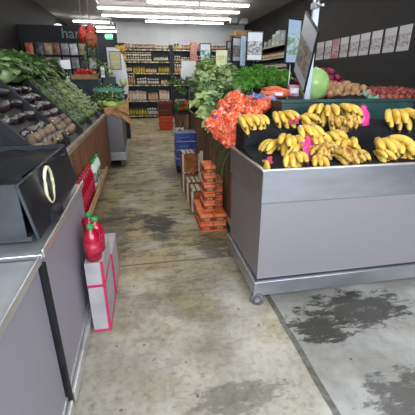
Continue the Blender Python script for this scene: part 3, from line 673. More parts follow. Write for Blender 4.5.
for k in range(3):
    place(pk, (.712, 3.2, 2*zs+k*zs), (0, 0, R(rr(-4, 4))), (.78, 1, 1), label='orange wrapped pack in the hind column against the boards, %s' % ['lowest', 'second up', 'third up', 'topmost'][k])
def crate(w, d, hh):
    t = thing('wooden_crate', '', 'crate')
    mb = MB().box(-w/2, w/2, 0, d, 0, .012).box(-w/2, w/2, 0, .012, .012, hh-.03).box(-w/2, w/2, d-.012, d, .012, hh-.03).box(-w/2, -w/2+.01, .012, d-.012, .012, hh-.03).box(w/2-.01, w/2, .012, d-.012, .012, hh-.03)
    mb.build('body', CRATEW, t)
    for k in range(4):
        x = -w/2+w*(k+.5)/4; MB().box(x-w*.085, x+w*.085, -.004, d+.004, hh-.018, hh, bev=.003).build('slat', PALE, t)
    MB().box(-w/2-.003, -w/2+.02, -.006, .0, 0, hh-.02).build('corner_post', PALE, t); MB().box(w/2-.02, w/2+.003, -.006, .0, 0, hh-.02).build('corner_post', PALE, t)
    MB().lathe([(.012, 0), (.035, .002), (.03, .008), (.01, .012)], 14).build('emblem', mat('orange_fruit_print', srgb(214, 110, 40), srgb(180, 80, 30), 20, .6), t)
    e = t.children[-1]; e.rotation_euler = (PI/2, 0, 0); e.location = (0, -.001, hh*.45)
    return t
cr = crate(.235, .21, .27)
place(cr, (.60, 3.56, 0), label='small slatted wooden crate standing next to the orange packs')
place(cr, (.59, 3.90, 0), label='small slatted wooden crate, middle one on the floor of the aisle edge')
place(cr, (.585, 4.32, 0), label='lower slatted wooden crate right before the blue boxes')
place(cr, (.585, 4.31, .275), (0, 0, R(2)), label='upper slatted wooden crate right before the blue boxes')
BLU = mat('blue_box_print', srgb(28, 44, 120), srgb(60, 84, 160), 9, .4); SILV = mat('grey_box_lid', srgb(120, 130, 170), srgb(160, 168, 196), 9, .4)
t0 = thing('blue_box', '', 'box')
MB().box(-.165, .165, 0, .3, 0, .125, bev=.004).build('carton', BLU, t0); MB().box(-.168, .168, -.003, .303, .12, .137, bev=.003).build('lid', SILV, t0); MB().box(-.12, .06, -.003, -.001, .05, .062, rot=(0, R(-5), 0)).build('printed_stripe', mat('white_print', srgb(110, 124, 180), None), t0)
MB().box(-.17, .17, .02, .3, 0, .02).build('hidden', BLU).name = 'x'
bpy.data.objects.remove(bpy.data.objects['x'])
for k in range(4):
    place(t0, (.645+rr(-.01, .01), 5.27, .115+k*.138), (0, 0, R(rr(-2, 2))), label='dark blue printed carton with grey lid, %s in its stack' % ['lowest', 'second from the bottom', 'third from the bottom', 'topmost'][k])
tag(MB().box(.49, .79, 5.3, 5.55, 0, .11, bev=.005).build('black_base_box', BLACKP), 'black box on the floor under the blue cartons', 'box')
crumple('white_cloth', 'small pale crumpled bag lying on top of the blue cartons', 'bag', (.56, 5.45, .70), .12, .14, .03, mat('pale_cloth', srgb(200, 180, 160), srgb(220, 206, 190), 8, .7), 3)
# shopping baskets
def basket(m):
    t = thing('shopping_basket', '', 'basket')
    mb = MB()
    def ring(w, d, z): return [(-w, -d, z), (w, -d, z), (w, d, z), (-w, d, z)]
    lv = [ring(.19, .13, 0), ring(.225, .16, .15), ring(.24, .172, .155), ring(.24, .172, .2), ring(.225, .16, .2), ring(.2, .14, .02)]
    vs = [[mb.bm.verts.new(p) for p in r] for r in lv]
    mb.bm.faces.new(list(reversed(vs[0]))); mb.bm.faces.new(vs[-1])
    for a, b in zip(vs, vs[1:]):
        for k in range(4): mb.bm.faces.new((a[k], a[(k+1) % 4], b[(k+1) % 4], b[k]))
    es = [e for e in mb.bm.edges if abs(e.verts[0].co.z-e.verts[1].co.z) > .03]
    bmesh.ops.bevel(mb.bm, geom=es, offset=.04, segments=3, affect='EDGES')
    mb.build('body', m, t)
    MB().tube([(-.2, -.1, .2), (-.19, -.1, .215), (.19, -.1, .215), (.2, -.1, .2)], .008, 6).build('handle', BLACKP, t)
    return t
DR = mat('dark_maroon_plastic', srgb(92, 36, 28), srgb(112, 48, 36), 5, .4); ORR = mat('orange_red_plastic', srgb(196, 68, 34), srgb(212, 84, 46), 5, .4)
kd = basket(DR); ko = basket(ORR); z = 0
for k, (b, lb) in enumerate(((ko, 'orange red shopping basket at the bottom of the stack'), (ko, 'orange red shopping basket second from the bottom'), (kd, 'dark maroon shopping basket second from the top of the stack'), (kd, 'dark maroon shopping basket topmost in the stack'))):
    place(b, (.66+rr(-.01, .01), 10.45, k*.205), (0, 0, R(rr(-3, 3))), label=lb)
# peppers at the far end of the wooden stand
PEP = mat('red_pepper_skin', srgb(170, 24, 20), srgb(206, 44, 34), 6, .3); GP = mat('green_pepper_skin', srgb(40, 84, 30), srgb(70, 120, 46), 6, .35)
pr = prod('red_pepper', '', 'pepper', PEP, (.05, .05, .055), 1, GP)
pg = prod('green_pepper', '', 'pepper', GP, (.05, .05, .055), 2, GP)
t = thing('pepper_stand', 'small dark stand with peppers at the far left end of the wooden stand', 'stand', (.68, 6.2, 0))
MB().box(-.1, .1, -.3, .3, .0, .88).build('body', WOODR, t); MB().box(-.11, .11, -.31, .31, .88, .92, bev=.004).build('top_board', BLACKP, t)
for l in range(2):
    for i in range(3):
        for j in range(5):
            rd_ = random.random() < .35
            place(pr if rd_ else pg, (.61+i*.07+rr(-.01, .01), 5.97+j*.1+rr(-.02, .02), .97+l*.085), (rr(-.6, .6), rr(-.6, .6), rr(0, 6)), 1, label='%s pepper heaped on the small stand behind the white card' % ('red' if rd_ else 'dark green'), group='%s peppers on the small stand' % ('red' if rd_ else 'green'))
for k, (px, py, lb) in enumerate([(191, 84, 'dark leafy bunch at the left rim just under the white card'), (174, 84, 'dark leafy bunch hanging on the aisle side of the peppers'), (181, 93, 'dark leafy bunch lying low in front of the peppers')]):
    place(LG[3], atY(px, py, 6.0), (0, 0, k), .95, label=lb)

# ---------------------------------------------------------------- left near carts
def left_cart(name, label, Y0, Y1, open_end=False):
    t = thing(name, label, 'cart', (-.85, (Y0+Y1)/2, 0))
    P(t, MB().box(-1.3, -.442, Y0+.01, Y1-.01, .105, .80), 'body_panel', PANEL2)
    P(t, MB().box(-1.3, -.436, Y0, Y1, .795, .815, bev=.003).box(-.436, -.427, Y0, Y1, .80, .835, bev=.003), 'top_rail', CHROME)
    P(t, MB().box(-1.3, -.436, Y0, Y1, .015, .105, bev=.003).box(-.436, -.412, Y0, Y1, .015, .085, bev=.01), 'base_rail', CHROME)
    for y in (Y0+.1, Y1-.1):
        for x in (-.55, -1.2): P(t, MB().box(x-.03, x+.03, y-.03, y+.03, 0, .016), 'foot', RUBBER)
    t.location.x += .012
    return t
left_cart('steel_cart', 'grey steel cart at the left front with the black crate on top', 1.225, 2.17)
left_cart('steel_cart', 'nearest grey steel cart at the bottom left corner', .2, 1.185)
tag(MB().box(-1.25, -.414, 1.188, 1.222, .0, .785).build('gap_shade_strip', BLACKP), 'black strip standing for the shade between the two left steel carts', 'shade_strip')  # shade in the gap between the carts, put in as a black strip
t = thing('black_crate', 'black plastic crate with a pale oval handle ring on the left steel cart', 'crate', (-.85, 1.75, .84))
mb = MB()
def sloped(Y, w=.01):
    pass
V = [(-.40, 1.30, .845), (-.40, 2.15, .845), (-.47, 2.13, 1.07), (-.47, 1.30, 1.07)]
P(t, MB().box(-1.28, -.475, 1.30, 2.14, .842, .86).box(-.478, -.462, 1.30, 2.14, .842, 1.08, bev=.004, rot=(0, R(-10), 0)).box(-1.28, -1.26, 1.30, 2.14, .86, 1.08).box(-1.26, -.49, 1.30, 1.315, .86, 1.08).box(-1.26, -.49, 2.125, 2.14, .86, 1.08), 'shell', mat('blue_black_plastic', srgb(22, 26, 32), srgb(34, 40, 46), 9, .35))
ringp = [(0, .062*math.cos(a), .085*math.sin(a)) for a in [2*PI*k/20 for k in range(21)]]
ob = MB().tube(ringp, .008, 8).build('handle_ring', mat('ivory_ring', srgb(216, 206, 176), None), t); ob.location = Vector((-.458, 1.60, .985))-Vector(t.location)
ob = MB().tube([(0, -.05, 0), (0, .05, 0)], [.03, .03], 12).tube([(0, -.06, 0), (0, -.05, 0)], [.02, .02], 10).build('clasp', BLACKP, t); ob.location = Vector((-.44, 1.54, .87))-Vector(t.location)
crumple('black_cloth', 'black liner cloth covering the produce inside the near left crate', 'liner', (-.87, 1.72, 1.06), .74, .8, .03, BLACKL, 6, thick=.004)

# ---- left wooden stand
t = thing('wooden_display_stand', 'reddish brown wooden board stand with sloping produce trays on the left', 'stand', (-1.2, 4.0, 0))
for k in range(14):
    y = 2.22+k*.257; P(t, MB().box(-.622, -.6, y+.003, y+.254, .1, .9, bev=.003), 'side_board', WOODL)
P(t, MB().box(-.63, -.59, 2.2, 5.82, .89, .935, bev=.005), 'top_rail', mat('worn_grey_rail', srgb(120, 108, 92), srgb(160, 148, 128), 10, .6))
P(t, MB().box(-1.7, -.63, 2.2, 2.22, .1, .9).box(-1.7, -.63, 5.8, 5.82, .1, .9), 'end_panel', WOODL)
for y in (2.3, 4.0, 5.7): P(t, MB().box(-.7, -.64, y-.03, y+.03, 0, .9).box(-1.7, -1.64, y-.03, y+.03, 0, .9), 'leg', WOODL)
wdg = MB(); V = [(-.63, .9), (-.63, .92), (-1.08, 1.38), (-1.7, 1.42), (-1.7, .9)]
a = [wdg.bm.verts.new((x, 2.22, z)) for x, z in V]; b = [wdg.bm.verts.new((x, 5.8, z)) for x, z in V]
wdg.bm.faces.new(a); wdg.bm.faces.new(list(reversed(b)))
for i in range(5): wdg.bm.faces.new((a[i], b[i], b[(i+1) % 5], a[(i+1) % 5]))
bmesh.ops.recalc_face_normals(wdg.bm, faces=wdg.bm.faces)
P(t, wdg, 'sloping_bed', BLACKP)
for y in (2.23, 2.95, 3.6, 4.3, 5.05, 5.79):
    mb = MB(); V = [(-.62, .92), (-.62, .985), (-1.07, 1.46), (-1.1, 1.39)]
    a = [mb.bm.verts.new((x, y-.012, z)) for x, z in V]; b = [mb.bm.verts.new((x, y+.012, z)) for x, z in V]
    mb.bm.faces.new(a); mb.bm.faces.new(list(reversed(b)))
    for i in range(4): mb.bm.faces.new((a[i], b[i], b[(i+1) % 4], a[(i+1) % 4]))
    bmesh.ops.recalc_face_normals(mb.bm, faces=mb.bm.faces); P(t, mb, 'divider', BLACKP)
# bottle ledge
t = thing('bottle_ledge', 'tan plank ledge on the side of the left wooden stand carrying red bottles', 'ledge', (-.55, 3.3, .37))
P(t, MB().box(-.598, -.5, 2.4, 4.2, .375, .395), 'plank', TAN); P(t, MB().box(-.502, -.488, 2.4, 4.2, .37, .43), 'lip', TAN)

# produce in the trays
def tray(pr, ya, yb, rows_, cols, s, grp, lab, lay=1, rot=3.1, base=.045, top=.95, scl=(.88, 1.12)):
    for l in range(lay):
        for i in range(rows_):
            for j in range(cols):
                u = .04+(i+.5)/rows_*top; y = ya+(yb-ya)*(j+.5+(.25 if (i+l) % 2 else -.1))/cols
                x = -.65-.43*u-.7*(base+l*s); z = .94+.44*u+.7*(base+l*s)
                if rot == 'long': ro = (rr(-.2, .2), R(46)+rr(-.2, .2), rr(-.35, .35))
                elif rot == 'across': ro = (rr(-.2, .2), rr(-.2, .2), R(90)+rr(-.4, .4))
                else: ro = (rr(-rot, rot), rr(-rot, rot), rr(0, 6))
                place(pr, (x+rr(-.01, .01)+.03, y+rr(-.012, .012), z), ro, rr(*scl), label=lab, group=grp)
EGG = mat('dark_aubergine_skin', srgb(26, 18, 28), srgb(52, 38, 48), 5, .3)
TURN = mat('tan_brown_root_skin', srgb(76, 58, 46), srgb(136, 112, 88), 9, .6)
AVO = mat('green_fruit_skin', srgb(34, 50, 24), srgb(78, 98, 50), 20, .45, bump=.2)
LIME = mat('bright_green_fruit_skin', srgb(60, 88, 38), srgb(108, 134, 66), 10, .4)
ZUC = mat('zucchini_skin', srgb(52, 80, 36), srgb(120, 146, 80), 30, .4, stretch=(.4, 6, 6)); ZUCD = mat('dark_zucchini_skin', srgb(34, 58, 28), srgb(70, 98, 46), 26, .4, stretch=(.4, 5, 5))
def longveg(name, cat, m, ln, r, tip):
    t = thing(name, '', cat); n = 9
    pts = [((i/(n-1)-.5)*ln, 0, -.012*math.cos((i/(n-1)-.5)*3)) for i in range(n)]
    MB().tube(pts, [r*.45, r*.85, r, r*1.02, r, r*.98, r*.9, r*.72, r*.3], 8).build('skin', m, t)
    MB().tube([(ln*.5-.004, 0, 0), (ln*.5+.018, 0, .004)], [r*.35, r*.3], 6).build('stalk', tip, t); return t
eg = longveg('aubergine', 'aubergine', EGG, .17, .035, GP); tn = prod('turnip', '', 'turnip', TURN, (.045, .045, .04), 8, STALK); av = prod('avocado', '', 'avocado', AVO, (.045, .036, .034), 2, BTIP)
li = prod('green_squash', '', 'squash', LIME, (.038, .038, .034), 3, BTIP); zu = longveg('zucchini', 'zucchini', ZUC, .25, .033, STALK); zd = longveg('dark_zucchini', 'zucchini', ZUCD, .23, .028, STALK)
tray(tn, 2.27, 2.92, 2, 5, .07, 'turnips in the nearest tray', 'tan brown turnip in the nearest sloping tray on the left', top=.25)
tray(eg, 2.3, 2.92, 5, 4, .06, 'aubergines in the nearest tray', 'dark aubergine in the nearest sloping tray on the left', rot='across')
tray(tn, 3.0, 3.55, 3, 5, .07, 'turnips in the second tray', 'muddy brown root in the second sloping tray on the left', top=.3)
tray(eg, 3.0, 3.55, 6, 4, .06, 'aubergines in the second tray', 'dark aubergine in the second sloping tray on the left', rot='across', scl=(.9, 1.3))
tray(av, 3.66, 4.25, 6, 5, .06, 'avocados in the third tray', 'dark green avocado in the third sloping tray on the left', 2, scl=(1.1, 1.6))
tray(li, 4.36, 5.0, 6, 5, .06, 'squashes in the fourth tray', 'round green squash in the fourth sloping tray on the left', 2, scl=(1.1, 1.7))
tray(zu, 5.1, 5.74, 6, 3, .06, 'pale zucchini in the farthest tray', 'pale green zucchini in the farthest sloping tray on the left', 3, rot='across')
# top shelf greens
cab = leafy(9, LEAF[2], 26, .13, .07); cab.name = 'cabbage'; cab['category'] = 'cabbage'
for c in cab.children: c.name = 'leaves' if 'leaves' in c.name else 'stalks'
MB().blob((0, 0, .05), (.085, .085, .08), 3, .06, 3, 1).build('head', LEAF[0], cab)
tl = ['nearest one at the frame edge', 'second one', 'third one', 'fourth one below the white tag', 'fifth one right of the white tag', 'sixth one', 'farthest one']
for k in range(7): place(cab, (-1.16+rr(-.02, .02), 3.3+k*.3, 1.46), (0, 0, rr(0, 6)), 1.4, label='dark green cabbage on top of the left stand, %s' % tl[k])
for k in range(7): place(cab, (-1.42+rr(-.02, .02), 3.5+k*.3, 1.52), (0, 0, rr(0, 6)), 1.4, label='dark green cabbage in the hind row on the left stand', group='hind row of cabbages')
up_sign('white price tag behind the near cabbages on the left stand', 60, 71, 60, 69, 5.5, WHITE, frame=False, name='price_tag', base=1.42)
# red bottles on ledge and boxes
RED = mat('red_juice', srgb(140, 4, 30), srgb(176, 14, 50), 6, .18, spec=.7); GRN = mat('green_cap', srgb(24, 130, 56), srgb(40, 160, 76), 6, .4); RLAB = mat('pink_red_label', srgb(150, 8, 40), srgb(190, 40, 74), 30, .4)
def bottle(body, cap, lab, r=.044, h=.215):
    t = thing('juice_bottle', '', 'bottle')
    MB().lathe([(r*.85, 0), (r, .008), (r, h*.62), (r*.93, h*.7), (r*.6, h*.82), (r*.36, h*.88), (r*.34, h*.9)], 20).build('body', body, t)
    MB().lathe([(r*1.01, h*.16), (r*1.012, h*.55)], 20).build('label_tag', lab, t)
    MB().lathe([(r*.42, h*.895), (r*.44, h*.9), (r*.44, h*.985), (r*.38, h)], 16).build('cap', cap, t)
    MB().tube([(r*.35, 0, h*.84), (r*.95, 0, h*.8), (r*1.12, 0, h*.68), (r*.98, 0, h*.52)], .007, 6).build('handle', body, t)
    return t
b1 = bottle(RED, GRN, RLAB)
place(b1, (-.335, 1.765, .478), (0, 0, .5), label='front red juice bottle with green cap on the pink-edged cartons')
place(b1, (-.325, 1.875, .478), (0, 0, 1.8), label='second red juice bottle with green cap just behind the front one')
place(b1, (-.372, 1.97, .478), (0, 0, 2.8), .97, label='red juice bottle half hidden against the steel cart')
b2 = bottle(RED, mat('red_cap', srgb(150, 20, 36), None), RLAB, .04, .3)
for k in range(9): place(b2, (-.552, 2.5+k*.092, .395), (0, 0, R(90)+rr(-.5, .5)), 1, label='tall red bottle in the row on the tan ledge of the left stand', group='red bottles on the ledge')
b3 = bottle(mat('white_bottle', srgb(206, 210, 200), None), GRN, mat('dark_label', srgb(60, 80, 60), srgb(150, 160, 140), 30, .5), .035, .27)
for k in range(4): place(b3, (-.552, 3.5+k*.11, .395), (0, 0, 1.6), 1, label='white bottle with green cap at the far end of the tan ledge', group='white bottles on the ledge')
CART = mat('pale_grey_carton', srgb(158, 152, 156), srgb(176, 170, 172), 8, .5); PKE = mat('pink_edge', srgb(186, 30, 80), srgb(204, 48, 98), 8, .45)
def carton(w, d, h):
    t = thing('carton', '', 'box'); MB().box(-w/2, w/2, 0, d, 0, h, bev=.003).build('body', CART, t)
    e = MB()
    e.box(w/2-.012, w/2+.003, -.003, .008, 0, h)
    e.box(-w/2, w/2-.012, -.003, .004, 0, .014).box(w/2-.006, w/2+.003, .008, d, 0, .02)
    e.build('pink_trim', PKE, t)
    return t
c1 = carton(.1, .36, .315); place(c1, (-.336, 1.715, 0), label='lower tall pale carton with pink edges by the left steel cart')
c2 = carton(.1, .36, .158); place(c2, (-.338, 1.72, .318), label='upper shallow pale carton with pink edges under the juice bottles')
place(c1, (-.33, 2.1, 0), label='rear pale carton with pink edges behind the bottle cartons')

# ---------------------------------------------------------------- grey bin cart at the end of left stand
t = thing('bin_cart', 'grey steel cart beyond the left wooden stand holding kraft paper and zucchini', 'cart', (-.56, 6.4, 0))
P(t, MB().box(-.78, -.36, 5.9, 6.9, .26, .93, bev=.004), 'body_panel', mat('dark_grey_panel', srgb(100, 96, 98), srgb(114, 110, 112), 60, .5, .4))
P(t, MB().box(-.8, -.335, 5.88, 6.92, .12, .26, bev=.006), 'base_rail', STEEL)
P(t, MB().box(-.8, -.345, 5.885, 6.915, .93, .96, bev=.004), 'top_rim', mat('dark_rim', srgb(60, 58, 60), None))
for x in (-.72, -.42):
    for y in (5.97, 6.83): P(t, MB().lathe([(.03, 0), (.035, .01), (.035, .1), (.02, .12)], 10, c=(x, y, 0)), 'foot', RUBBER)
mb = MB()
def kp(u, v):
    x = -.86+.62*u; f = v
    if f < .45: p = Vector((x, 5.86-.015*math.sin(u*9), .86+.0*u+f/.45*.17))
    else: p = Vector((x, 5.86+(f-.45)*.45, 1.03+(f-.45)*.05))
    q = Vector((u*5, v*4, 2)); p += Vector((noise.noise(q)*.03, noise.noise(q+Vector((3, 3, 3)))*.05, noise.noise(q*1.3+Vector((7, 1, 2)))*.06))
    if u > .8: p.z += (u-.8)*(.5 if v > .4 else -.55); p.x += (u-.8)*.1
    return p
mb.grid(kp, 22, 14)
tag(mb.build('kraft_paper', PAPER, None, .003), 'crumpled brown kraft paper draped over the front of the grey bin cart', 'paper')
crate_box('teal_crate', 'green plastic crate of dark zucchini on the grey bin cart', -.82, -.34, 6.35, 6.87, .965, 1.3, mat('sea_green_plastic', srgb(40, 120, 100), srgb(60, 146, 122), 6, .4))
heap(zd, -.80, -.34, 6.32, 6.85, 1.22, 1.3, 3, 8, 2, .05, 'dark zucchini in the green crate', 'dark green zucchini heaped on the green crate of the bin cart', jit=.02, rot=.35)
heap(zd, -.86, -.36, 6.03, 6.33, 1.06, 1.18, 3, 5, 3, .05, 'dark zucchini before the green crate', 'dark green zucchini lying before the green crate on the bin cart', jit=.02, rot=.35)
CEL = mat('celery_green', srgb(150, 186, 74), srgb(196, 218, 126), 10, .45, stretch=(.5, 6, 6))
def celery(seed):
    rd = random.Random(seed); t = thing('celery_head', '', 'celery'); mb = MB(); lf = MB()
    for k in range(9):
        y = rd.uniform(-.03, .03); z = rd.uniform(-.02, .03)
        mb.tube([(-.16, y*.5, z*.5), (-.05, y, z), (.08, y*1.4, z+.008)], [.016, .013, .007], 6)
        for j in range(4): leaf(lf, (.08, y*1.4, z), (1, rd.uniform(-.8, .8), rd.uniform(-.2, .7)), .09, .025, 1.2, rd)
    mb.build('stalks', CEL, t); lf.build('leaves', LEAF[1], t); return t
ce = [celery(1), celery(2)]
for k, (px, py, Y, rz, lb) in enumerate([(100, 108, 5.95, 25, 'light green celery head lying left on the kraft paper'), (110, 103, 6.05, 10, 'light green celery head lying in the middle on the kraft paper'), (118, 106, 5.98, -15, 'light green celery head lying right on the kraft paper'), (107, 106, 5.9, 200, 'light green celery head in front pointing left')]):
    p = atY(px, py, Y); place(ce[k % 2], (p.x, Y, max(1.06, p.z-.02)), (0, R(-8), R(rz)), .9, label=lb)

# ---------------------------------------------------------------- left background
t = thing('wooden_shelf_box', 'pale wooden shelf box with red tomatoes and greens behind the zucchini', 'shelf', (-1.2, 7.6, 0))
pa, pb = atY(71, 74.5, 7.4), atY(98.5, 79.5, 7.4)
P(t, MB().box(pa.x, pb.x, 7.4, 7.42, pb.z, pa.z, bev=.003), 'front_board', TAN)
P(t, MB().box(pa.x, pb.x, 7.42, 7.95, pb.z, pb.z+.02), 'shelf_board', TAN); P(t, MB().box(pa.x+.02, pb.x-.02, 7.45, 7.93, 0, pb.z), 'cabinet', mat('dark_green_cabinet', srgb(16, 40, 40), srgb(24, 52, 50), 5, .5))
tm = prod('tomato', '', 'tomato', PEP, (.04, .04, .035), 4, GP)
heap(tm, pa.x+.03, pa.x+.42, 7.44, 7.85, pa.z-.01, pa.z+.05, 5, 5, 2, .07, 'tomatoes on the wooden shelf box', 'red tomato heaped at the left of the pale wooden shelf box', rot=.4)
for k in range(3): place(LG[1], (pa.x+.55+k*.09, 7.55+k*.1, pa.z-.02), (0, 0, k*2.), .55, label='small light green bunch at the right of the wooden shelf box, %s' % ['nearest', 'middle', 'hindmost'][k])
up_sign('small black-framed price sign right of the wooden shelf box', 99.5, 106, 66, 78, 7.0, PST[2], base=.96, fw=.012)
# partition with peg racks of packets and the wall lettering
struct('trim_2', MB().box(LX, -.98, 9.2, 9.3, 0, 2.62), BLACKW)
tx = bpy.data.curves.new('har', 'FONT'); tx.body = 'har'; tx.size = .32; tx.extrude = .012
ltr = text_mesh('wall_lettering', tx); p = atY(61.5, 38, 9.15); ltr.location = (p.x, 9.17, p.z); ltr.rotation_euler = (PI/2, 0, 0)
ltr.data.materials.append(mat('pale_lettering', srgb(110, 116, 122), None)); tag(ltr, 'pale grey wall lettering reading har on the black partition', 'lettering')
PKC = [('red', srgb(170, 50, 34), srgb(220, 120, 80)), ('tan', srgb(140, 116, 92), srgb(190, 170, 146)), ('grey', srgb(110, 112, 118), srgb(170, 172, 176)), ('dark', srgb(40, 42, 50), srgb(96, 98, 104)), ('white', srgb(180, 180, 184), srgb(214, 214, 216)), ('brown', srgb(96, 64, 44), srgb(150, 110, 84))]
pks = {}
for n_, a_, b_ in PKC:
    o = thing('snack_packet', '', 'packet')
    MB().grid(lambda u, v: Vector(((u-.5)*.17, -.03*math.sin(u*PI)*math.sin(v*PI)-.005, v*.24)), 6, 6).grid(lambda u, v: Vector(((.5-u)*.17, .02*math.sin(u*PI)*math.sin(v*PI)+.005, v*.24)), 6, 6).build('pouch', mat('pouch_'+n_, a_, b_, 14, .4), o)
    MB().box(-.085, .085, -.008, .006, .236, .256).build('header', mat('pouch_header', srgb(60, 60, 64), srgb(110, 110, 112), 20, .5), o)
    pks[n_] = o
order = [['red', 'dark', 'tan', 'brown', 'grey', 'white', 'tan', 'grey'], ['red', 'dark', 'tan', 'grey', 'tan', 'grey', 'dark', 'white'], ['red', 'grey', 'dark', 'brown', 'dark', 'grey', 'white', 'dark']]
rn = ['top', 'middle', 'bottom']
shr = thing('peg_rack', 'dark wire rack holding the packets on the black partition', 'rack', (-1.8, 9.1, 0))
for r_ in range(3):
    z = 2.0-r_*.3
    P(shr, MB().box(-2.62, -1.0, 9.05, 9.19, z-.03, z-.015), 'shelf_wire', DSHELF)
    for k in range(8):
        place(pks[order[r_][k]], (-2.5+k*.195+rr(-.01, .01), 9.11, z-.012), (R(rr(-6, 2)), R(rr(-4, 4)), 0), 1, label='%s packet in the %s row of the peg rack, %s from the left' % (order[r_][k], rn[r_], ['first', 'second', 'third', 'fourth', 'fifth', 'sixth', 'seventh', 'eighth'][k]))
P(shr, MB().box(-2.64, -2.62, 9.05, 9.19, 0, 2.3), 'upright', DSHELF); P(shr, MB().box(-1.0, -.98, 9.05, 9.19, 0, 2.3), 'upright', DSHELF)
P(shr, MB().box(-2.62, -1.0, 9.06, 9.19, 0, 1.35), 'cabinet', DSHELF)
# hanging red nets
nr = net_bag(21, NETR, LAB, (.08, .07, .12)); nr.name = 'hanging_net_bag'
CORD = mat('pale_cord', srgb(120, 118, 116), None)
MB().tube([(0, 0, .1), (-.03, 0, 1.35)], .005, 5).build('cord', CORD, nr)
for (px, py, Y, s, lb) in ((83, 35, 7.0, 1, 'bright red net bag hanging from the ceiling, left one'), (91, 31, 7.05, .8, 'red net bag hanging highest, behind the tan one')):
    p = atY(px, py, Y); o = place(nr, p, (0, 0, rr(0, 3)), s, label=lb)
nt_ = net_bag(22, mat('rust_net', srgb(150, 72, 50), srgb(196, 110, 84), 22, .5, bump=.5), LAB, (.1, .09, .12)); nt_.name = 'hanging_net_bag'
MB().tube([(0, 0, .1), (-.03, 0, 1.38)], .005, 5).build('cord', CORD, nt_)
place(nt_, atY(91.5, 40, 6.95), (0, 0, 1), 1, label='rust brown net bag hanging from the ceiling beside the bright red one')
t = thing('hanging_plant', 'dark trailing foliage hanging below the red net bags', 'plant', atY(90, 55, 6.9))
mb = MB(); rd = random.Random(5)
for k in range(40): leaf(mb, (rd.uniform(-.1, .1), rd.uniform(-.05, .05), rd.uniform(-.12, .16)), (rd.uniform(-1, 1), rd.uniform(-1, 1), rd.uniform(-1.2, .2)), .11, .018, 1.2, rd)
mb.build('foliage', LEAF[2], t); MB().tube([(0, 0, .1), (0, 0, .3)], .004, 5).build('cord', BTIP, t)
t = thing('spiky_plant', 'bright green spiky potted plant above the zucchini', 'plant', atY(103, 72, 7.2))
mb = MB()
for k in range(46):
    a = rd.uniform(0, 6.28); e = rd.uniform(.1, 1.4); leaf(mb, (0, 0, .1), (math.cos(a)*math.cos(e), math.sin(a)*math.cos(e), math.sin(e)), rd.uniform(.18, .3), .014, 1.3, rd)
mb.build('foliage', mat('bright_spiky_leaf', srgb(92, 140, 40), srgb(140, 180, 70), 10, .5), t)
MB().lathe([(.06, -.08), (.08, .08), (.085, .1)], 14).build('pot', BLACKP, t)
tag(MB().box(-.72, -.5, 7.1, 7.4, 0, atY(103, 72, 7.2).z-.082).build('plant_plinth', mat('dark_green_cabinet', None)), 'dark plinth under the spiky plant', 'plinth')
# arch board with cream poster
t = thing('arched_board', 'tall white arched board with a cream poster by the recess', 'board', (-.52, 9.0, 0))
mb = MB(); pts = [(-.22, .6), (.3, .6)]
pts = [(-.24, 1.1), (.18, 1.1), (.2, 1.3), (.19, 1.5), (.16, 1.8), (.11, 2.0), (.05, 2.1), (-.06, 2.15), (-.24, 2.15)]
a = [mb.bm.verts.new((x, -.03, z)) for x, z in pts]; b = [mb.bm.verts.new((x, .03, z)) for x, z in pts]
mb.bm.faces.new(a); mb.bm.faces.new(list(reversed(b)))
for i in range(len(pts)): mb.bm.faces.new((a[i], b[i], b[(i+1) % len(pts)], a[(i+1) % len(pts)]))
bmesh.ops.recalc_face_normals(mb.bm, faces=mb.bm.faces)
mb.build('board', mat('white_gloss_board', srgb(206, 212, 224), srgb(222, 226, 234), 3, .3), t)
pa, pb = atY(109.5, 52, 8.96), atY(121, 69, 8.96)
MB().box(pa.x+.52, pb.x+.52, -.036, -.031, pb.z, pa.z).build('poster', mat('cream_poster', srgb(214, 206, 160), srgb(196, 190, 140), 12, .5), t)
MB().box(pa.x+.5, pb.x+.54, -.034, -.03, pb.z-.02, pa.z+.02).build('poster_edge', mat('grey_edge', srgb(110, 110, 110), None), t)
MB().box(-.22, .16, -.1, .1, 0, 1.1).build('foot', DSHELF, t)
# bottles/gourds pale thing
pg2 = prod('pale_gourd', 'pale yellow green gourd standing behind the green zucchini crate', 'gourd', mat('pale_gourd_skin', srgb(176, 178, 116), srgb(206, 204, 150), 6, .45), (.065, .065, .075), 3, STALK)
place(pg2, (-.33, 6.8, 1.4))
prod_p = mat('white_print', None)
# exit sign
t = thing('exit_sign', 'green illuminated exit sign hanging before the dark recess wall', 'sign', (0, 0, 0)); pa, pb = atY(105.5, 33.5, 14.4), atY(112.8, 39.5, 14.4)
t.location = ((pa.x+pb.x)/2, 14.4, (pa.z+pb.z)/2); w_ = (pb.x-pa.x)/2; h_ = (pa.z-pb.z)/2
MB().box(-w_, w_, -.03, .03, -h_, h_, bev=.006).build('light_box', emit('exit_green', (.08, .5, .22, 1), .8), t)
MB().tube([(0, 0, h_), (0, 0, H-t.location.z)], .01, 6).build('stem', STEEL, t)
tx = bpy.data.curves.new('EXIT', 'FONT'); tx.body = 'EXIT'; tx.size = .16; tx.align_x = 'CENTER'; tx.extrude = .003
eo = text_mesh('lettering', tx); eo.parent = t; eo.location = (0, -.033, -.055); eo.rotation_euler = (PI/2, 0, 0); eo.data.materials.append(emit('exit_white', (.8, 1, .9, 1), 1.0))
# round ceiling spot on left
t = thing('round_spotlight', 'small round white lamp high on the left black wall', 'light', (LX, 9.6, 0)); p = atX(57.5, 26, LX+.1); t.location = (LX, p.y, p.z)
MB().tube([(0, 0, 0), (.08, 0, 0)], .03, 10).build('arm', BLACKP, t); MB().blob((.13, 0, 0), (.13, .22, .06), 2, 0).build('lamp_shade', emit('spot_lamp', (1, .97, .9, 1), 2.0), t)
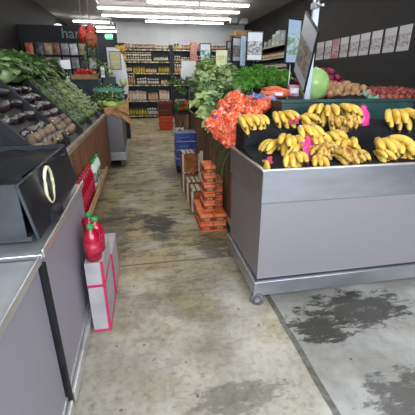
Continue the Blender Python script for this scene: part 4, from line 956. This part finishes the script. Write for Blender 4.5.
# yellow bags hanging in the recess
YB = mat('yellow_bag', srgb(190, 130, 40), srgb(220, 170, 80), 12, .5)
yb = thing('yellow_packet', '', 'packet'); MB().blob((0, 0, 0), (.11, .05, .14), 2, .1).build('pouch', YB, yb); MB().box(-.06, .06, -.01, .01, .12, .17).build('header', BTIP, yb)
tag(MB().box(-.86, -.80, 13.3, 13.45, 0, 2.6).box(-.80, -.50, 13.3, 13.34, 2.6, 2.64).build('hanging_post', DSHELF), 'dark post beside the back shelves carrying yellow packets', 'post')
for k in range(4):
    for j in range(2): place(yb, (-.58-j*.16, 13.26, 2.45-k*.28), (0, rr(-.2, .2), rr(-.3, .3)), .9, label='yellow packet hanging left of the back shelves', group='yellow packets by the back shelves')

# ---------------------------------------------------------------- back shelving
boards = [.1, .66, 1.24, 1.66, 2.06, 2.48]
def bay(label, X0, X1, Y0=13.72, Y1=14.18, top=2.56):
    t = thing('shelving_unit', label, 'shelving', ((X0+X1)/2, 14, 0))
    P(t, MB().box(X0, X1, Y1-.02, Y1, 0, top), 'back_panel', DSHELF)
    P(t, MB().box(X0-.02, X0+.03, Y0, Y1-.02, 0, top+.08), 'upright', DSHELF); P(t, MB().box(X1-.03, X1+.02, Y0, Y1-.02, 0, top+.08), 'upright', DSHELF)
    for z in boards:
        s = P(t, MB().box(X0+.03, X1-.03, Y0+.01, Y1-.02, z-.025, z), 'shelf', DSHELF)
        tk = MB().box(X0+.03, X1-.03, Y0-.002, Y0+.008, z-.04, z-.002); P(t, tk, 'ticket_strip', TICKET)
    return t
bay('left dark shelving bay of jars on the back wall', -.70, 1.15)
bay('middle dark shelving bay of jars on the back wall', 1.22, 2.0)
bay('right dark shelving bay on the back wall behind the signs', 2.07, 3.8)
def jar(name, body, lab, lid, r, h, cat='jar', sq=False):
    mb = MB()
    if sq: mb.box(-r, r, -r*.6, r*.6, 0, h*.93, mi=0, bev=.004).box(-r*.9, r*.9, -r*.62, -r*.6, h*.2, h*.7, mi=1).box(-r*.9, r*.9, -r*.2, r*.2, h*.9, h, mi=2)
    else: mb.lathe([(r*.9, 0), (r, .01), (r, h*.2), (r*1.01, h*.21), (r*1.01, h*.6), (r, h*.62), (r*.8, h*.78), (r*.7, h*.8), (r*.75, h*.81), (r*.75, h*.98), (r*.7, h)], 10, mi=[0, 0, 0, 1, 0, 0, 0, 2, 2, 2])
    o = mb.build(name, [body, lab, lid]); o['category'] = cat; return o
def m1(n, c, c2=None, sc_=6, r=.4): return mat(n, c, c2, sc_, r)
DKJ = m1('dark_jar_content', srgb(44, 28, 22), srgb(84, 52, 34)); WL = m1('white_lid', srgb(214, 214, 210)); WLAB = m1('cream_label', srgb(220, 214, 196), srgb(190, 170, 140), 30); YL = m1('yellow_label', srgb(200, 176, 50), srgb(180, 150, 40)); RL = m1('red_brown_label', srgb(150, 84, 66), srgb(216, 190, 160), 30); GL = m1('olive_content', srgb(90, 90, 40), srgb(130, 124, 66)); BK = m1('dark_lid', srgb(40, 36, 34)); PKL = m1('pinkish_bag', srgb(150, 112, 110), srgb(196, 170, 164), 18); BL = m1('blue_label', srgb(50, 66, 110), srgb(120, 130, 160), 20); AM = m1('amber_content', srgb(160, 96, 36), srgb(196, 140, 70))
J = {'red': jar('sauce_jar', DKJ, RL, WL, .038, .2), 'white': jar('white_lid_jar', DKJ, WLAB, WL, .04, .16), 'yellow': jar('yellow_tin', YL, YL, GL, .042, .17, 'tin'), 'small': jar('small_jar', AM, WLAB, BK, .036, .15), 'bag': jar('food_bag', PKL, WLAB, PKL, .062, .36, 'bag', True), 'olive': jar('olive_jar', GL, YL, BK, .05, .2), 'dark': jar('dark_bottle', m1('dark_glass', srgb(34, 34, 30)), WLAB, BK, .036, .22, 'bottle'), 'blue': jar('blue_jar', BL, WLAB, WL, .042, .17), 'amber': jar('amber_bottle', AM, RL, WL, .036, .24, 'bottle'), 'brownbag': jar('brown_bag', m1('brown_bag_paper', srgb(130, 90, 66), srgb(170, 126, 90), 16), RL, BK, .06, .3, 'bag', True)}
nmz = {2.48: 'top', 2.06: 'second', 1.66: 'third', 1.24: 'fourth', .66: 'fifth', .1: 'bottom'}
HS = {2.48: 1.05, 2.06: 1.1, 1.66: 1.35, 1.24: 1.45, .66: 1.0, .1: 1.6}
def fill(bayn, X0, X1, z, segs, stackz=0):
    x = X0+.07; tot = X1-X0-.12; si = 0
    for kind, frac in segs:
        xe = x+tot*frac; w = max(v.co.x for v in J[kind].data.vertices)*2+.008
        nm_ = {'red': 'red labelled sauce jar', 'white': 'white lidded jar', 'yellow': 'yellow tin', 'small': 'small amber jar with dark lid', 'bag': 'pinkish upright food bag', 'olive': 'olive green jar', 'dark': 'dark glass bottle', 'blue': 'blue labelled jar', 'amber': 'amber bottle with pale cap', 'brownbag': 'brown paper food bag'}[kind]
        lab = '%s on the %s shelf of the %s back bay%s' % (nm_, nmz[z], bayn, ', stacked on others' if stackz else '')
        while x+w < xe+.01:
            sc2 = rr(.93, 1.05)
            place(J[kind], (x+w/2, 13.80+rr(0, .015), z+stackz+.001), (0, 0, rr(-.1, .1)), (1, 1, 1 if stackz or (z == 2.06 and kind == 'white') else sc2*HS[z]), label=lab, group=lab.replace(' on ', 's on ', 1))
            x += w
        x = xe
fill('left', -.70, 1.15, 2.48, [('amber', .22), ('red', .5), ('white', .28)])
fill('left', -.70, 1.15, 2.06, [('white', .66), ('dark', .34)])
fill('left', -.70, 1.15, 2.06, [('white', .66)], stackz=.163)
fill('left', -.70, 1.15, 1.66, [('dark', .2), ('yellow', .28), ('small', .27), ('olive', .25)])
fill('left', -.70, 1.15, 1.24, [('amber', .27), ('blue', .23), ('white', .3), ('small', .2)])
fill('left', -.70, 1.15, .66, [('bag', .5), ('brownbag', .25), ('bag', .25)])
fill('left', -.70, 1.15, .1, [('olive', .45), ('blue', .3), ('dark', .25)])
fill('middle', 1.22, 2.0, 2.48, [('olive', .45), ('red', .55)])
fill('middle', 1.22, 2.0, 2.06, [('red', .4), ('white', .6)])
fill('middle', 1.22, 2.0, 1.66, [('amber', .5), ('white', .5)])
fill('middle', 1.22, 2.0, 1.24, [('white', 1)])
fill('right', 2.07, 3.8, 2.48, [('amber', .3), ('red', .7)])
fill('right', 2.07, 3.8, 2.06, [('red', .5), ('brownbag', .5)])
fill('right', 2.07, 3.8, 1.66, [('red', 1)])
bx = thing('pink_carton', '', 'box'); MB().box(-.12, .12, -.08, .08, 0, .12, bev=.004).build('body', m1('pink_carton_side', srgb(160, 90, 76), srgb(190, 140, 120), 18), bx); MB().box(-.1, .1, -.083, -.081, .03, .09).build('label_tag', m1('pink_carton_label', srgb(196, 160, 150), srgb(120, 60, 60), 40), bx)
t = thing('stacked_rack', 'tall narrow dark rack of pinkish cartons in front of the middle shelving', 'rack', (1.98, 13.4, 0)); MB().box(-.14, .14, -.1, .1, 0, 1.5).build('body', DSHELF, t)
for k in range(10): place(bx, (1.98, 13.4, 1.501+k*.121), (0, 0, rr(-.05, .05)), label='small pinkish brown carton in the tall pile before the back shelves', group='pinkish cartons piled before the back shelves')

# shelving along right wall (behind the signs)
t = thing('wall_shelving', 'dark shelving with white goods along the black right wall', 'shelving', (3.9, 9.8, 0))
for y in (8.7, 11.2): P(t, MB().box(3.72, 4.14, y-.02, y+.02, 0, 2.4), 'upright', DSHELF)
P(t, MB().box(4.12, 4.14, 8.72, 11.18, 0, 2.4), 'back_panel', DSHELF)
for z in (1.3, 1.7, 2.02, 2.33):
    P(t, MB().box(3.74, 4.12, 8.72, 11.18, z-.03, z), 'shelf', DSHELF); P(t, MB().box(3.715, 3.735, 8.72, 11.18, z-.045, z), 'ticket_strip', m1('pale_ticket_rail', srgb(190, 186, 160), srgb(140, 138, 110), 14))
wb = thing('white_box', '', 'box'); MB().box(-.09, .09, -.1, .1, 0, .24, bev=.004).build('carton', m1('white_carton', srgb(196, 200, 204), srgb(150, 156, 160), 10), wb); MB().box(-.092, -.09, -.07, .07, .06, .18).build('label_tag', m1('green_label', srgb(100, 140, 110), srgb(180, 190, 180), 14), wb)
for k, (y, z, s) in enumerate([(9.3, 2.332, 1), (9.55, 2.332, 1.4), (9.9, 2.332, 1.2), (10.3, 2.332, .8), (10.7, 2.332, .7)]): place(wb, (3.86, y, z), (0, 0, 0), s, label='white goods box on top of the right wall shelving, %s' % ['nearest', 'second nearest, tallest', 'third', 'fourth, small', 'farthest, smallest'][k])
for z, zn in ((1.702, 'lower'), (2.022, 'upper')):
    for k in range(15): place(J['dark' if z < 1.9 else 'small'], (3.82, 8.85+k*.155, z), (0, 0, 0), 1, label='%s on the %s shelf by the right wall' % ('dark bottle' if z < 1.9 else 'small jar', zn), group='jars on the %s right wall shelf' % zn)
# carton and white things high up behind the signs
t = thing('storage_box', 'tan cardboard box on top of the back shelving at the right', 'box', atY(242, 33, 12.6)+Vector((0, 0, -.28)))
MB().box(-.26, .26, -.2, .2, 0, .34, bev=.004).build('carton', m1('tan_cardboard', srgb(176, 136, 92), srgb(196, 158, 112), 4), t); MB().box(-.26, .26, -.202, -.2, .15, .2).build('tape', m1('tape', srgb(150, 110, 70)), t)
zz = t.location.z
tag(MB().box(t.location.x-.45, t.location.x+.35, 12.35, 12.9, 0, zz-.002).build('tall_cabinet', DSHELF), 'dark tall cabinet under the tan cardboard box', 'cabinet')
t2 = thing('storage_box', 'smaller brown box left of the tan cardboard box', 'box', (t.location.x-.36, 12.6, zz)); MB().box(-.09, .09, -.15, .15, 0, .18, bev=.004).build('carton', m1('brown_cardboard', srgb(120, 92, 66)), t2)
MB().box(-.09, .09, -.152, -.15, .07, .1).build('tape', m1('tape', None), t2)
for k, (px, py) in enumerate(((233, 21), (243, 22))):
    p = atY(px, py, 12.0); t = thing('speaker', 'small white ceiling-hung speaker, %s one over the tall cabinet' % ['left', 'right'][k], 'speaker', p)
    MB().box(-.11, .11, -.08, .08, -.13, .13, bev=.02).build('housing', m1('speaker_grey', srgb(150, 156, 160)), t); MB().lathe([(.07, 0), (.075, .006), (.03, .01)], 14).build('grille', DGREY, t); t.children[-1].rotation_euler = (PI/2, 0, 0); t.children[-1].location = (0, -.08, 0); MB().tube([(0, 0, .12), (0, 0, H-p.z)], .012, 6).build('bracket', STEEL, t)

# ---------------------------------------------------------------- lights
w = bpy.data.worlds.new('world'); sc.world = w; w.use_nodes = True
bg = w.node_tree.nodes['Background']; bg.inputs[0].default_value = (.75, .87, 1, 1); bg.inputs[1].default_value = 1.0
def area(name, loc, rot, sx, sy, e, col):
    l = bpy.data.lights.new(name, 'AREA'); l.shape = 'RECTANGLE'; l.size = sx; l.size_y = sy; l.energy = e; l.color = col
    o = bpy.data.objects.new(name, l); COL.objects.link(o); o.location = loc; o.rotation_euler = rot; return o
area('window_daylight', (.8, FY+.05, 2.2), (R(55), 0, 0), 5.8, 2.4, 260, (.84, .92, 1))
sc.view_settings.view_transform = 'Standard'; sc.view_settings.look = 'None'; sc.view_settings.gamma = 1; sc.view_settings.exposure = 0.36
for o in list(bpy.data.objects):     # nothing left unused
    if o.type == 'EMPTY' and not o.parent and not o.get('label'): print('UNLABELLED', o.name)
for o in bpy.data.objects:
    if not o.parent and o.get('label') and not (4 <= len(o['label'].split()) <= 16): print('LONGLABEL', len(o['label'].split()), o['label'])
